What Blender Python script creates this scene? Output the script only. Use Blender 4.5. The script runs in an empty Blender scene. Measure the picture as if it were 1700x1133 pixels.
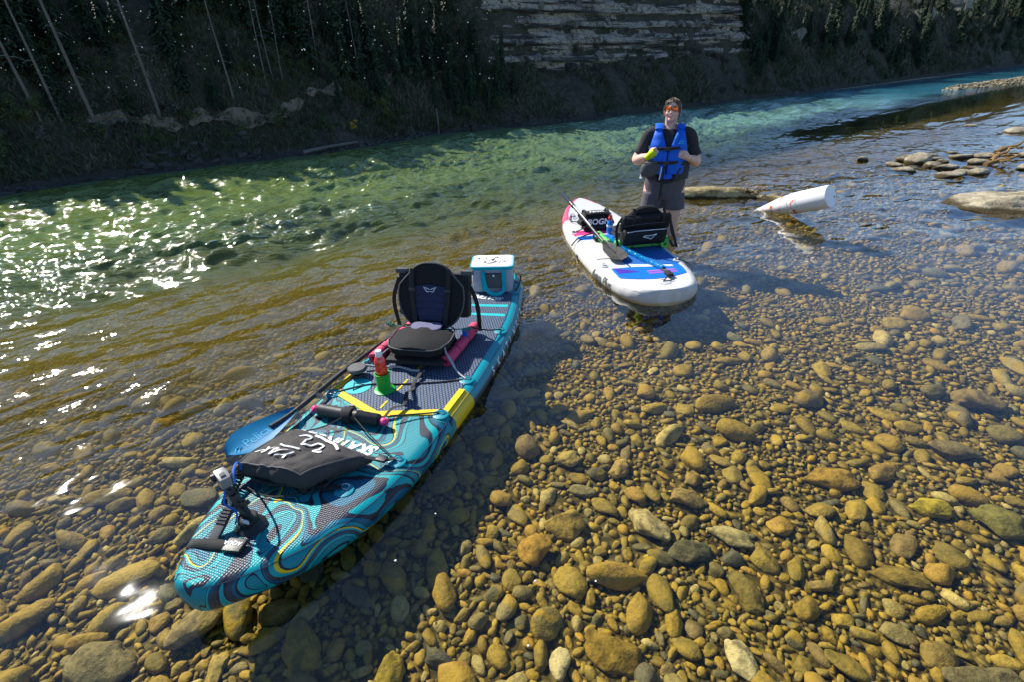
import bpy, bmesh, math, random
import numpy as np
from mathutils import Vector, Matrix, noise as mnoise

R = math.radians
scene = bpy.context.scene
COL = scene.collection

# ------------------------------------------------------------------ camera
def setup_camera():
    cd = bpy.data.cameras.new("camera")
    cam = bpy.data.objects.new("camera", cd)
    COL.objects.link(cam)
    p, r = R(28.6), R(-2.0)
    fw = Vector((0, math.cos(p), -math.sin(p)))
    up = Vector((0, math.sin(p), math.cos(p)))
    rt = Vector((1, 0, 0))
    rt2 = rt * math.cos(r) + up * math.sin(r)
    up2 = -rt * math.sin(r) + up * math.cos(r)
    m = Matrix((rt2, up2, -fw)).transposed().to_4x4()
    m.translation = Vector((0, 0, 1.85))
    cam.matrix_world = m
    cd.sensor_fit = 'HORIZONTAL'
    cd.sensor_width = 36.0
    cd.lens = 872.0 / 1700.0 * 36.0
    cd.clip_start = 0.05
    cd.clip_end = 2000
    scene.camera = cam
setup_camera()

# ------------------------------------------------------------------ light
SUN_EL, SUN_AZ = R(41.5), R(-48.0)          # azimuth from +Y towards +X
world = bpy.data.worlds.new("World")
scene.world = world
world.use_nodes = True
wn = world.node_tree
for n_ in list(wn.nodes):
    wn.nodes.remove(n_)
sky = wn.nodes.new("ShaderNodeTexSky")
sky.sky_type = 'NISHITA'
sky.sun_disc = False
sky.sun_elevation = SUN_EL
sky.sun_rotation = SUN_AZ
sky.altitude = 1500
sky.air_density = 1.0
sky.dust_density = 0.0
sky.ozone_density = 5.0
bg = wn.nodes.new("ShaderNodeBackground")
bg.inputs["Strength"].default_value = 0.115
wo = wn.nodes.new("ShaderNodeOutputWorld")
wn.links.new(sky.outputs[0], bg.inputs[0])
wn.links.new(bg.outputs[0], wo.inputs[0])

sl = bpy.data.lights.new("sun", 'SUN')
sl.energy = 5.0
sl.angle = R(0.53)
sl.color = (1.0, 0.95, 0.86)
sun = bpy.data.objects.new("sun", sl)
COL.objects.link(sun)
sdir = Vector((math.sin(SUN_AZ) * math.cos(SUN_EL), math.cos(SUN_AZ) * math.cos(SUN_EL), math.sin(SUN_EL)))
sun.rotation_euler = sdir.to_track_quat('Z', 'Y').to_euler()

scene.view_settings.view_transform = 'Standard'
scene.view_settings.look = 'None'
scene.view_settings.exposure = 0.8
scene.view_settings.gamma = 1.0
scene.view_settings.use_curve_mapping = False
scene.render.engine = 'CYCLES'
cy = scene.cycles
cy.use_denoising = True
try:
    cy.denoiser = 'OPENIMAGEDENOISE'
except Exception:
    pass
cy.max_bounces = 5
cy.diffuse_bounces = 2
cy.glossy_bounces = 2
cy.transparent_max_bounces = 10
cy.caustics_reflective = False
cy.caustics_refractive = False
cy.sample_clamp_indirect = 4.0
cy.use_adaptive_sampling = True
cy.adaptive_threshold = 0.04

# ------------------------------------------------------------------ node helpers
class NT:
    def __init__(s, name):
        s.m = bpy.data.materials.new(name)
        s.m.use_nodes = True
        s.t = s.m.node_tree
        for n in list(s.t.nodes):
            s.t.nodes.remove(n)
        s.out = s.n("ShaderNodeOutputMaterial")
    def n(s, typ, **kw):
        x = s.t.nodes.new(typ)
        for k, v in kw.items():
            setattr(x, k, v)
        return x
    def set(s, sock, v):
        if isinstance(v, bpy.types.NodeSocket):
            s.t.links.new(v, sock)
        elif v is not None:
            if sock.type == 'RGBA' and isinstance(v, (tuple, list)) and len(v) == 3:
                v = (*v, 1.0)
            sock.default_value = v
    def coord(s, kind="Object"):
        return s.n("ShaderNodeTexCoord").outputs[kind]
    def mapping(s, v, loc=(0, 0, 0), rot=(0, 0, 0), sc=(1, 1, 1)):
        x = s.n("ShaderNodeMapping")
        s.set(x.inputs["Vector"], v)
        x.inputs["Location"].default_value = loc
        x.inputs["Rotation"].default_value = rot
        x.inputs["Scale"].default_value = sc
        return x.outputs[0]
    def noise(s, v, scale, detail=3.0, rough=0.55, dist=0.0, color=False):
        x = s.n("ShaderNodeTexNoise")
        s.set(x.inputs["Vector"], v)
        s.set(x.inputs["Scale"], scale)
        x.inputs["Detail"].default_value = detail
        x.inputs["Roughness"].default_value = rough
        x.inputs["Distortion"].default_value = dist
        return x.outputs["Color" if color else "Fac"]
    def voronoi(s, v, scale, feature='F1', out="Distance", rnd=1.0):
        x = s.n("ShaderNodeTexVoronoi", feature=feature)
        s.set(x.inputs["Vector"], v)
        s.set(x.inputs["Scale"], scale)
        x.inputs["Randomness"].default_value = rnd
        return x.outputs[out]
    def math(s, op, a, b=None, c=None, clamp=False):
        x = s.n("ShaderNodeMath", operation=op, use_clamp=clamp)
        s.set(x.inputs[0], a)
        s.set(x.inputs[1], b)
        s.set(x.inputs[2], c)
        return x.outputs[0]
    def vmath(s, op, a, b=None, scale=None):
        x = s.n("ShaderNodeVectorMath", operation=op)
        s.set(x.inputs[0], a)
        s.set(x.inputs[1], b)
        if scale is not None:
            s.set(x.inputs["Scale"], scale)
        return x.outputs[0]
    def mix(s, f, a, b, mode='MIX'):
        x = s.n("ShaderNodeMix", data_type='RGBA', blend_type=mode)
        s.set(x.inputs["Factor"], f)
        s.set(x.inputs[6], a)
        s.set(x.inputs[7], b)
        return x.outputs[2]
    def ramp(s, f, stops, interp='LINEAR'):
        x = s.n("ShaderNodeValToRGB")
        s.set(x.inputs[0], f)
        cr = x.color_ramp
        cr.interpolation = interp
        while len(cr.elements) < len(stops):
            cr.elements.new(0.5)
        for e, (p, c) in zip(cr.elements, stops):
            e.position = p
            e.color = (*c, 1.0) if len(c) == 3 else c
        return x.outputs[0]
    def maprange(s, v, a, b, c=0.0, d=1.0, smooth=True):
        x = s.n("ShaderNodeMapRange")
        x.interpolation_type = 'SMOOTHSTEP' if smooth else 'LINEAR'
        s.set(x.inputs[0], v)
        for i, k in enumerate((a, b, c, d)):
            s.set(x.inputs[i + 1], k)
        return x.outputs[0]
    def sep(s, v):
        x = s.n("ShaderNodeSeparateXYZ")
        s.set(x.inputs[0], v)
        return x.outputs
    def bump(s, h, dist=0.01, strength=1.0, normal=None):
        x = s.n("ShaderNodeBump")
        s.set(x.inputs["Height"], h)
        x.inputs["Distance"].default_value = dist
        x.inputs["Strength"].default_value = strength
        if normal is not None:
            s.set(x.inputs["Normal"], normal)
        return x.outputs[0]
    def principled(s, color, rough=0.6, normal=None, metallic=0.0, spec=0.5, coat=0.0, **kw):
        x = s.n("ShaderNodeBsdfPrincipled")
        s.set(x.inputs["Base Color"], color)
        s.set(x.inputs["Roughness"], rough)
        s.set(x.inputs["Metallic"], metallic)
        s.set(x.inputs["Specular IOR Level"], spec)
        s.set(x.inputs["Coat Weight"], coat)
        for k, v in kw.items():
            s.set(x.inputs[k.replace("_", " ")], v)
        if normal is not None:
            s.set(x.inputs["Normal"], normal)
        s.t.links.new(x.outputs[0], s.out.inputs["Surface"])
        return x

def plain(name, col, rough=0.6, nscale=25.0, namt=0.25, bump=0.0, bscale=80.0, metallic=0.0, spec=0.5, coat=0.0, **kw):
    t = NT(name)
    co = t.coord()
    f = t.noise(co, nscale, 4.0, 0.6)
    c0 = tuple(max(0.0, v * (1 - namt)) for v in col)
    c1 = tuple(min(1.0, v * (1 + namt)) for v in col)
    c = t.mix(f, c0, c1)
    nrm = None
    if bump > 0:
        nrm = t.bump(t.noise(co, bscale, 3.0), bump)
    r = t.math('ADD', rough - 0.06, t.math('MULTIPLY', f, 0.12))
    t.principled(c, r, nrm, metallic, spec, coat, **kw)
    return t.m

def fabric(name, col, rough=0.85, weave=900.0, amt=0.2, wr=0.0):
    t = NT(name)
    co = t.coord()
    f = t.noise(co, 14.0, 4.0, 0.6)
    g = t.noise(co, weave * 0.35, 2.0)
    c = t.mix(f, tuple(v * (1 - amt) for v in col), tuple(min(1, v * (1 + amt)) for v in col))
    c = t.mix(t.math('MULTIPLY', g, 0.35), c, tuple(min(1, v * 1.6 + 0.01) for v in col))
    h = t.math('ADD', t.math('MULTIPLY', g, 0.0012), t.math('MULTIPLY', t.noise(co, 9.0, 3.0), wr))
    t.principled(c, rough, t.bump(h, 1.0), 0.0, 0.25)
    return t.m

# ------------------------------------------------------------------ mesh helpers
class MB:
    """collects shapes and links them as one mesh object"""
    def __init__(s):
        s.v, s.f, s.mi = [], [], []
    def add(s, v, f, mi=0, M=None):
        o = len(s.v)
        if M is not None:
            v = [tuple(M @ Vector(p)) for p in v]
        s.v.extend([tuple(p) for p in v])
        s.f.extend([tuple(i + o for i in q) for q in f])
        s.mi.extend([mi] * len(f))
        return s
    def grid(s, P, closed_u=False, closed_v=False, mi=0, flip=False):
        nu, nv = len(P), len(P[0])
        o = len(s.v)
        for row in P:
            s.v.extend([tuple(p) for p in row])
        for i in range(nu if closed_u else nu - 1):
            for j in range(nv if closed_v else nv - 1):
                a = o + i * nv + j
                b = o + ((i + 1) % nu) * nv + j
                c = o + ((i + 1) % nu) * nv + (j + 1) % nv
                d = o + i * nv + (j + 1) % nv
                q = (a, b, c, d)
                s.f.append(q[::-1] if flip else q)
                s.mi.append(mi(i, j) if callable(mi) else mi)
        return s
    def box(s, c, size, M=None, mi=0):
        x, y, z = (k / 2 for k in size)
        v = [(c[0] + i * x, c[1] + j * y, c[2] + k * z) for i in (-1, 1) for j in (-1, 1) for k in (-1, 1)]
        f = [(0, 1, 3, 2), (4, 6, 7, 5), (0, 4, 5, 1), (2, 3, 7, 6), (0, 2, 6, 4), (1, 5, 7, 3)]
        return s.add(v, f, mi, M)
    def tube(s, path, r, seg=8, cap=True, closed=False, mi=0, flat=None, upv=None):
        """sweep a circle (or a flat strap: flat=(width, thick)) along a path"""
        P = [Vector(p) for p in path]
        n = len(P)
        rr = r if hasattr(r, '__len__') else [r] * n
        T = []
        for i in range(n):
            if closed:
                t = P[(i + 1) % n] - P[i - 1]
            else:
                t = P[min(i + 1, n - 1)] - P[max(i - 1, 0)]
            T.append(t.normalized() if t.length > 1e-9 else Vector((0, 0, 1)))
        ref = Vector(upv) if upv is not None else (Vector((0, 0, 1)) if abs(T[0].z) < 0.9 else Vector((1, 0, 0)))
        rows = []
        N = (ref - T[0] * ref.dot(T[0])).normalized()
        for i in range(n):
            if upv is not None:
                N2 = ref - T[i] * ref.dot(T[i])
            else:
                N2 = N - T[i] * N.dot(T[i])
            if N2.length > 1e-6:
                N = N2.normalized()
            B = T[i].cross(N)
            row = []
            for k in range(seg):
                a = 2 * math.pi * k / seg
                if flat is None:
                    row.append(P[i] + (N * math.cos(a) + B * math.sin(a)) * rr[i])
                else:
                    ca, sa = math.cos(a), math.sin(a)
                    e = 0.35
                    x = math.copysign(abs(ca) ** e, ca) * flat[1] / 2
                    y = math.copysign(abs(sa) ** e, sa) * flat[0] / 2
                    row.append(P[i] + N * x + B * y)
            rows.append(row)
        o = len(s.v)
        s.grid(rows, closed_u=closed, closed_v=True, mi=mi)
        if cap and not closed:
            s.f.append(tuple(o + k for k in range(seg)))
            s.mi.append(mi if not callable(mi) else 0)
            s.f.append(tuple(o + (n - 1) * seg + k for k in range(seg))[::-1])
            s.mi.append(mi if not callable(mi) else 0)
        return s
    def lathe(s, prof, seg=24, M=None, mi=0, sx=1.0, sy=1.0):
        rows = []
        for r, z in prof:
            rows.append([(r * sx * math.cos(2 * math.pi * k / seg), r * sy * math.sin(2 * math.pi * k / seg), z) for k in range(seg)])
        if M is not None:
            rows = [[tuple(M @ Vector(p)) for p in row] for row in rows]
        return s.grid(rows, closed_v=True, mi=mi, flip=True)
    def ellipsoid(s, c, r, seg=16, rings=10, M=None, mi=0):
        rows = []
        for i in range(rings + 1):
            a = math.pi * i / rings - math.pi / 2
            rows.append([(c[0] + r[0] * max(math.cos(a), 1e-4) * math.cos(2 * math.pi * k / seg),
                          c[1] + r[1] * max(math.cos(a), 1e-4) * math.sin(2 * math.pi * k / seg),
                          c[2] + r[2] * math.sin(a)) for k in range(seg)])
        if M is not None:
            rows = [[tuple(M @ Vector(p)) for p in row] for row in rows]
        return s.grid(rows, closed_v=True, mi=mi, flip=True)
    def build(s, name, mats, parent=None, smooth=True, angle=40, bevel=0.0, bseg=2, loc=None):
        me = bpy.data.meshes.new(name)
        me.from_pydata(s.v, [], s.f)
        if not isinstance(mats, (list, tuple)):
            mats = [mats]
        for m in mats:
            me.materials.append(m)
        if len(mats) > 1:
            me.polygons.foreach_set("material_index", s.mi)
        me.validate()
        if bevel > 0:
            bm = bmesh.new()
            bm.from_mesh(me)
            bmesh.ops.remove_doubles(bm, verts=bm.verts, dist=1e-5)
            ed = [e for e in bm.edges if len(e.link_faces) == 2 and e.calc_face_angle(0) > 0.5]
            bmesh.ops.bevel(bm, geom=ed, offset=bevel, segments=bseg, affect='EDGES', profile=0.6, clamp_overlap=True)
            bm.to_mesh(me)
            bm.free()
        bm = bmesh.new()
        bm.from_mesh(me)
        bmesh.ops.recalc_face_normals(bm, faces=bm.faces)
        bm.to_mesh(me)
        bm.free()
        if smooth:
            me.shade_smooth()
            me.set_sharp_from_angle(angle=R(angle))
        me.update()
        return link(name, me, parent, loc)

def link(name, me, parent=None, loc=None):
    o = bpy.data.objects.new(name, me)
    COL.objects.link(o)
    if parent is not None:
        o.parent = parent
    if loc is not None:
        o.location = loc
    return o

def np_mesh(name, V, F, mat, parent=None, smooth=True, attr=None):
    """fast mesh from numpy arrays of equal-sided faces"""
    V = np.ascontiguousarray(V, dtype=np.float32)
    F = np.ascontiguousarray(F, dtype=np.int32)
    k = F.shape[1]
    me = bpy.data.meshes.new(name)
    me.vertices.add(len(V))
    me.vertices.foreach_set("co", V.ravel())
    me.loops.add(F.size)
    me.loops.foreach_set("vertex_index", F.ravel())
    me.polygons.add(len(F))
    me.polygons.foreach_set("loop_start", np.arange(0, F.size, k, dtype=np.int32))
    me.polygons.foreach_set("loop_total", np.full(len(F), k, dtype=np.int32))
    me.update(calc_edges=True)
    if attr is not None:
        for an, av in attr.items():
            at = me.attributes.new(an, 'FLOAT', 'POINT')
            at.data.foreach_set("value", np.ascontiguousarray(av, dtype=np.float32))
    if smooth:
        me.shade_smooth()
    me.materials.append(mat)
    return link(name, me, parent)

def thing(name, label, cat, M=None, group=None):
    o = bpy.data.objects.new(name, None)
    COL.objects.link(o)
    o.empty_display_size = 0.05
    if M is not None:
        o.matrix_world = M
    return tag(o, label, cat, group)

def tag(o, label=None, cat=None, group=None, kind=None):
    if label:
        o["label"] = label
    if cat:
        o["category"] = cat
    if group:
        o["group"] = group
    if kind:
        o["kind"] = kind
    return o

def copy_tree(o, parent=None):
    c = o.copy()
    COL.objects.link(c)
    c.parent = parent
    for ch in list(o.children):
        copy_tree(ch, c)
    return c

def smoothstep(a, b, x):
    t = np.clip((x - a) / (b - a), 0, 1)
    return t * t * (3 - 2 * t)

def catmull(pts, n=8):
    P = [Vector(p) for p in pts]
    out = []
    for i in range(len(P) - 1):
        p0, p1, p2, p3 = P[max(i - 1, 0)], P[i], P[i + 1], P[min(i + 2, len(P) - 1)]
        for k in range(n):
            t = k / n
            out.append(0.5 * ((2 * p1) + (p2 - p0) * t + (2 * p0 - 5 * p1 + 4 * p2 - p3) * t * t + (3 * p1 - p0 - 3 * p2 + p3) * t ** 3))
    out.append(P[-1])
    return out

def coil(path, r, turns, seg_per=10):
    """helix wound round a smooth path"""
    P = catmull(path, 12)
    n = turns * seg_per
    out = []
    for i in range(n + 1):
        t = i / n * (len(P) - 1)
        k = min(int(t), len(P) - 2)
        p = P[k].lerp(P[k + 1], t - k)
        T = (P[k + 1] - P[k]).normalized()
        N = Vector((0, 0, 1)) - T * T.z
        N.normalize()
        B = T.cross(N)
        a = 2 * math.pi * i / seg_per
        out.append(p + (N * math.cos(a) + B * math.sin(a)) * r)
    return out

def text_geo(s, size, shear=0.0, offset=0.0, align='LEFT'):
    cu = bpy.data.curves.new("lettering_curve", 'FONT')
    cu.body = s
    cu.size = size
    cu.shear = shear
    cu.offset = offset
    cu.align_x = align
    cu.resolution_u = 3
    ob = bpy.data.objects.new("lettering_curve", cu)
    COL.objects.link(ob)
    dg = bpy.context.evaluated_depsgraph_get()
    me = bpy.data.meshes.new_from_object(ob.evaluated_get(dg))
    v = [tuple(p.co) for p in me.vertices]
    f = [tuple(p.vertices) for p in me.polygons]
    bpy.data.objects.remove(ob)
    bpy.data.curves.remove(cu)
    bpy.data.meshes.remove(me)
    return v, f

def subdiv_geo(v, f, step):
    """cut flat lettering finely enough to bend over a curved surface"""
    bm = bmesh.new()
    bv = [bm.verts.new(p) for p in v]
    for q in f:
        try:
            bm.faces.new([bv[i] for i in q])
        except ValueError:
            pass
    bmesh.ops.triangulate(bm, faces=bm.faces)
    for _ in range(3):
        ed = [e for e in bm.edges if e.calc_length() > step]
        if not ed:
            break
        bmesh.ops.subdivide_edges(bm, edges=ed, cuts=1)
        bmesh.ops.triangulate(bm, faces=bm.faces)
    bm.verts.index_update()
    out = [tuple(p.co) for p in bm.verts], [tuple(x.index for x in q.verts) for q in bm.faces]
    bm.free()
    return out

def text_on(s, size, fn, mat, parent, name="lettering", shear=0.0, offset=0.0, align='LEFT'):
    v, f = subdiv_geo(*text_geo(s, size, shear, offset, align), size * 0.12)
    mb = MB()
    mb.v = [tuple(fn(p[0], p[1])) for p in v]
    mb.f = f
    mb.mi = [0] * len(f)
    me = bpy.data.meshes.new(name)
    me.from_pydata(mb.v, [], mb.f)
    me.materials.append(mat)
    return link(name, me, parent)
# ================================================================== THE RIVER
SV = np.array([0.812, 0.583])      # downstream direction
DV = np.array([-0.583, 0.812])     # across the river, towards the far bank
BANK = 12.55
def sd_xy(s, d):
    return s * SV[0] + d * DV[0], s * SV[1] + d * DV[1]

def vnoise(x, y, sc, seed=0.0):
    """cheap smooth value noise on numpy arrays"""
    x = np.asarray(x, float) * sc + seed * 17.3
    y = np.asarray(y, float) * sc + seed * 7.7
    xi, yi = np.floor(x), np.floor(y)
    fx, fy = x - xi, y - yi
    fx = fx * fx * (3 - 2 * fx)
    fy = fy * fy * (3 - 2 * fy)
    def h(a, b):
        q = np.sin(a * 127.1 + b * 311.7 + seed * 74.7) * 43758.5453
        return q - np.floor(q)
    return (h(xi, yi) * (1 - fx) + h(xi + 1, yi) * fx) * (1 - fy) + (h(xi, yi + 1) * (1 - fx) + h(xi + 1, yi + 1) * fx) * fy

def bed_z(x, y):
    x = np.asarray(x, float); y = np.asarray(y, float)
    s = x * SV[0] + y * SV[1]
    d = x * DV[0] + y * DV[1]
    depth = 0.235 + 0.05 * smoothstep(1.0, 3.0, d) + 0.14 * smoothstep(3.6, 6.0, d) + 0.5 * smoothstep(6.0, 9.5, d)
    # shallow apron downstream on the near side
    ap = smoothstep(6.5, 10.0, s) * (1 - smoothstep(3.5, 6.0, d))
    depth = depth * (1 - ap) + 0.09 * ap
    # gravel bar
    cd_ = 8.75 - .085 * (np.clip(s, 26, 60) - 28.0)
    wd_ = .35 + .11 * np.clip(s - 26, 0, 12)
    bar = np.exp(-((d - cd_) / wd_) ** 2) * smoothstep(25.5, 30, s) * (1 - smoothstep(52, 62, s))
    depth = depth * (1 - bar) - .13 * bar
    # near shore behind the camera
    depth = depth - 0.5 * smoothstep(-1.0, -4.0, d)
    # far bank
    k = smoothstep(BANK - 1.6, BANK + 0.2, d)
    depth = depth * (1 - k) - 0.05 * k
    z = -depth + 0.03 * (vnoise(x, y, 1.3, 1) - 0.5) + 0.025 * (vnoise(x, y, 3.1, 2) - 0.5)
    return z

# ---- materials
def stone_mat(name, dry=False):
    t = NT(name)
    co = t.coord()
    at = t.n("ShaderNodeAttribute", attribute_name="rnd")
    oi = t.n("ShaderNodeObjectInfo")
    r = t.math('FRACT', t.math('ADD', at.outputs["Fac"], oi.outputs["Random"]))
    r2 = t.math('FRACT', t.math('MULTIPLY', r, 17.31))
    if dry:
        base = t.ramp(r, [(0.0, (0.16, 0.125, 0.07)), (0.4, (0.27, 0.22, 0.13)), (0.7, (0.33, 0.27, 0.16)), (1.0, (0.2, 0.18, 0.13))])
    else:
        base = t.ramp(r, [(0.0, (0.20, 0.142, 0.027)), (0.16, (0.35, 0.24, 0.036)), (0.34, (0.18, 0.148, 0.042)),
                          (0.50, (0.42, 0.30, 0.055)), (0.60, (0.13, 0.12, 0.062)), (0.66, (0.105, 0.11, 0.10)), (0.77, (0.44, 0.27, 0.04)),
                          (0.87, (0.22, 0.185, 0.09)), (0.95, (0.50, 0.41, 0.19)), (1.0, (0.12, 0.115, 0.085))])
    wp = t.n("ShaderNodeNewGeometry").outputs["Position"]
    mot = t.noise(wp, 36.0, 4.0, 0.78)
    big = t.noise(wp, 13.0, 1.0, 0.6)
    dark = tuple(v for v in ((0.035, 0.027, 0.008) if not dry else (0.06, 0.05, 0.04)))
    c = t.mix(t.maprange(mot, 0.34, 0.62), t.mix(0.5, base, dark), base)
    if not dry:
        alg = t.math('MULTIPLY', t.maprange(big, 0.48, 0.64), t.maprange(r2, 0.25, 0.85))
        c = t.mix(t.math('MULTIPLY', alg, 0.8), c, (0.34, 0.235, 0.026))
        moss = t.math('MULTIPLY', t.maprange(big, 0.42, 0.30), t.maprange(r2, 0.75, 0.2))
        c = t.mix(t.math('MULTIPLY', moss, 0.6), c, (0.055, 0.05, 0.014))
    h = t.math('MULTIPLY', t.noise(wp, 60.0, 2.0, 0.7), 0.006)
    t.principled(c, 0.72, t.bump(h, 0.9), 0.0, 0.35)
    return t.m

M_STONE = stone_mat("wet_stone")
M_DRY = stone_mat("dry_stone", dry=True)

def bed_mat():
    t = NT("riverbed_gravel")
    co = t.coord()
    fl = t.sep(t.mapping(co, rot=(0, 0, -math.atan2(SV[1], SV[0]))))
    w = t.vmath('ADD', co, t.vmath('SCALE', t.noise(co, 6.0, 2.0, color=True), scale=0.06))
    v1 = t.voronoi(w, 15.0, out="Color")
    dd = t.voronoi(w, 15.0)
    v2 = t.voronoi(w, 42.0, out="Color")
    d2 = t.voronoi(w, 42.0)
    rr = t.sep(v1)[0]
    r2 = t.sep(v2)[0]
    stops = [(0.0, (0.10, 0.072, 0.02)), (0.3, (0.20, 0.145, 0.03)), (0.55, (0.12, 0.10, 0.035)), (0.8, (0.30, 0.21, 0.04)), (1.0, (0.16, 0.14, 0.075))]
    a = t.ramp(rr, stops)
    b = t.ramp(r2, stops)
    pick = t.maprange(t.noise(co, 2.2, 2.0), 0.45, 0.55)
    c = t.mix(pick, a, b)
    gap = t.mix(pick, t.maprange(dd, 0.30, 0.62), t.maprange(d2, 0.3, 0.62))
    c = t.mix(t.math('MULTIPLY', gap, 0.8), c, (0.022, 0.018, 0.008))
    # silt of the deep channel
    deep = t.maprange(fl[1], 6.2, 9.0)
    silt = t.mix(t.noise(co, 0.8, 3.0), (0.055, 0.085, 0.03), (0.075, 0.12, 0.06))
    bar = t.math('MULTIPLY', t.maprange(fl[0], 24.0, 28.0), t.maprange(t.sep(co)[2], -0.12, 0.02))
    far = t.math('MULTIPLY', t.maprange(fl[0], 10.0, 20.0), t.math('SUBTRACT', 1.0, t.maprange(fl[1], 6.0, 7.5)))
    c = t.mix(deep, c, silt)
    c = t.mix(bar, c, t.ramp(rr, [(0.0, (0.20, 0.17, 0.10)), (0.5, (0.33, 0.27, 0.15)), (1.0, (0.26, 0.24, 0.19))]))
    h = t.math('MULTIPLY', t.math('SUBTRACT', 1.0, t.mix(pick, dd, d2)), 0.03)
    t.principled(c, 0.85, t.bump(h, 0.8), 0.0, 0.2)
    return t.m
M_BED = bed_mat()

def water_mat():
    t = NT("river_water")
    co = t.coord()
    rot = (0, 0, -math.atan2(SV[1], SV[0]))
    fl = t.mapping(co, rot=rot)
    sx = t.sep(fl)
    d = sx[1]
    s = sx[0]
    # only the finest ripples are relief in the material, the waves themselves are in the mesh
    at = t.n("ShaderNodeAttribute", attribute_name="chop")
    rip = t.noise(t.mapping(fl, sc=(0.7, 1.25, 1)), 26.0, 1.0, 0.5)
    nrm = t.bump(t.math('MULTIPLY', t.math('MULTIPLY', rip, t.math('MULTIPLY', at.outputs["Fac"], at.outputs["Fac"])), 0.011), 1.0)
    # Schlick reflectance, the same from above and below the surface
    dt = t.n("ShaderNodeVectorMath", operation='DOT_PRODUCT')
    t.set(dt.inputs[0], nrm)
    t.set(dt.inputs[1], t.n("ShaderNodeNewGeometry").outputs["Incoming"])
    cs = t.math('MINIMUM', t.math('ABSOLUTE', dt.outputs["Value"]), 1.0)
    fres = t.math('ADD', 0.034, t.math('MULTIPLY', t.math('POWER', t.math('SUBTRACT', 1.0, cs), 3.6), 0.96))
    gl = t.n("ShaderNodeBsdfGlossy")
    t.set(gl.inputs["Roughness"], t.math('ADD', 0.024, t.math('MULTIPLY', at.outputs["Fac"], 0.018)))
    t.set(gl.inputs["Normal"], nrm)
    tr = t.n("ShaderNodeBsdfTransparent")
    t.set(tr.inputs["Color"], (0.93, 0.885, 0.66))
    # silt carried by the current makes the deep water milky green and turquoise
    df = t.n("ShaderNodeBsdfDiffuse")
    t.set(df.inputs["Normal"], nrm)
    teal = t.maprange(s, 3.0, 19.0)
    blue = t.maprange(s, 18.0, 30.0)
    cc = t.mix(teal, (0.135, 0.19, 0.042), (0.15, 0.31, 0.24))
    cc = t.mix(blue, cc, (0.05, 0.32, 0.46))
    wob = t.math('MULTIPLY', t.math('SUBTRACT', t.noise(fl, 0.8, 1.0), 0.5), 1.8)
    dw_ = t.math('ADD', d, wob)
    silt = t.math('MULTIPLY', t.maprange(dw_, 2.2, 5.0, 0.0, 0.50), t.math('SUBTRACT', 1.0, t.maprange(s, 4.5, 8.5)))
    turb = t.math('MAXIMUM', silt, t.maprange(dw_, 5.4, 8.8, 0.0, 0.88))
    olive = t.maprange(dw_, 4.2, 7.2)
    t.set(df.inputs["Color"], t.mix(olive, (0.17, 0.128, 0.016), cc))
    bar = t.math('MULTIPLY', t.maprange(s, 9.0, 14.0), t.math('SUBTRACT', 1.0, t.maprange(t.math('ADD', d, wob), 7.4, 8.8)))
    turb = t.math('MULTIPLY', turb, t.math('SUBTRACT', 1.0, t.math('MULTIPLY', bar, 0.9)))
    body = t.n("ShaderNodeMixShader")
    t.set(body.inputs[0], turb)
    t.set(body.inputs[1], tr.outputs[0])
    t.set(body.inputs[2], df.outputs[0])
    mx = t.n("ShaderNodeMixShader")
    t.set(mx.inputs[0], fres)
    t.set(mx.inputs[1], body.outputs[0])
    t.set(mx.inputs[2], gl.outputs[0])
    t.t.links.new(mx.outputs[0], t.out.inputs["Surface"])
    return t.m
M_WATER = water_mat()

# ---- riverbed sheet (fine near, coarse far, one mesh on a stretched grid)
def axis_vals(lo, hi, fine_lo, fine_hi, fine, grow=1.18):
    v = list(np.arange(fine_lo, fine_hi + 1e-6, fine))
    st = fine
    x = fine_hi
    while x < hi:
        st *= grow
        x += st
        v.append(min(x, hi))
    st = fine
    x = fine_lo
    while x > lo:
        st *= grow
        x -= st
        v.insert(0, max(x, lo))
    return np.array(v)

def sd_sheet(name, sv, dv, zf, mat):
    S, D = np.meshgrid(sv, dv, indexing='ij')
    X, Y = S * SV[0] + D * DV[0], S * SV[1] + D * DV[1]
    Z = zf(X, Y)
    V = np.stack([X, Y, Z], -1).reshape(-1, 3)
    ns, nd = len(sv), len(dv)
    i, j = np.meshgrid(np.arange(ns - 1), np.arange(nd - 1), indexing='ij')
    a = (i * nd + j).ravel()
    F = np.stack([a, a + nd, a + nd + 1, a + 1], 1)
    return np_mesh(name, V, F, mat)

bed = sd_sheet("riverbed", axis_vals(-60, 260, -4, 16, 0.11), axis_vals(-70, BANK + 1.0, -1.5, 8, 0.11), bed_z, M_BED)
tag(bed, kind="structure")

# ---- water surface: a wave field in the mesh, calm by the near shore and choppy in the current
WN, WRES = 640, 0.03
def wave_tile(seed, lam_lo, lam_hi, power, aniso):
    rng = np.random.default_rng(seed)
    kx = 2 * np.pi * np.fft.fftfreq(WN, WRES)[:, None]
    ky = 2 * np.pi * np.fft.fftfreq(WN, WRES)[None, :]
    k = np.sqrt((kx * aniso) ** 2 + ky ** 2) + 1e-6
    kk = np.sqrt(kx ** 2 + ky ** 2) + 1e-6
    lam = 2 * np.pi / k
    flt = k ** (-power) * smoothstep(lam_lo * .7, lam_lo * 1.3, lam) * (1 - smoothstep(lam_hi * .8, lam_hi * 1.4, lam))
    h = np.fft.ifft2(np.fft.fft2(rng.normal(size=(WN, WN))) * flt)
    sl = np.fft.ifft2(np.fft.fft2(h) * 1j * kk)
    return h.real / np.sqrt((np.abs(sl) ** 2).mean())
W_A = wave_tile(3, .11, 1.3, 1.65, 2.0)
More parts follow.
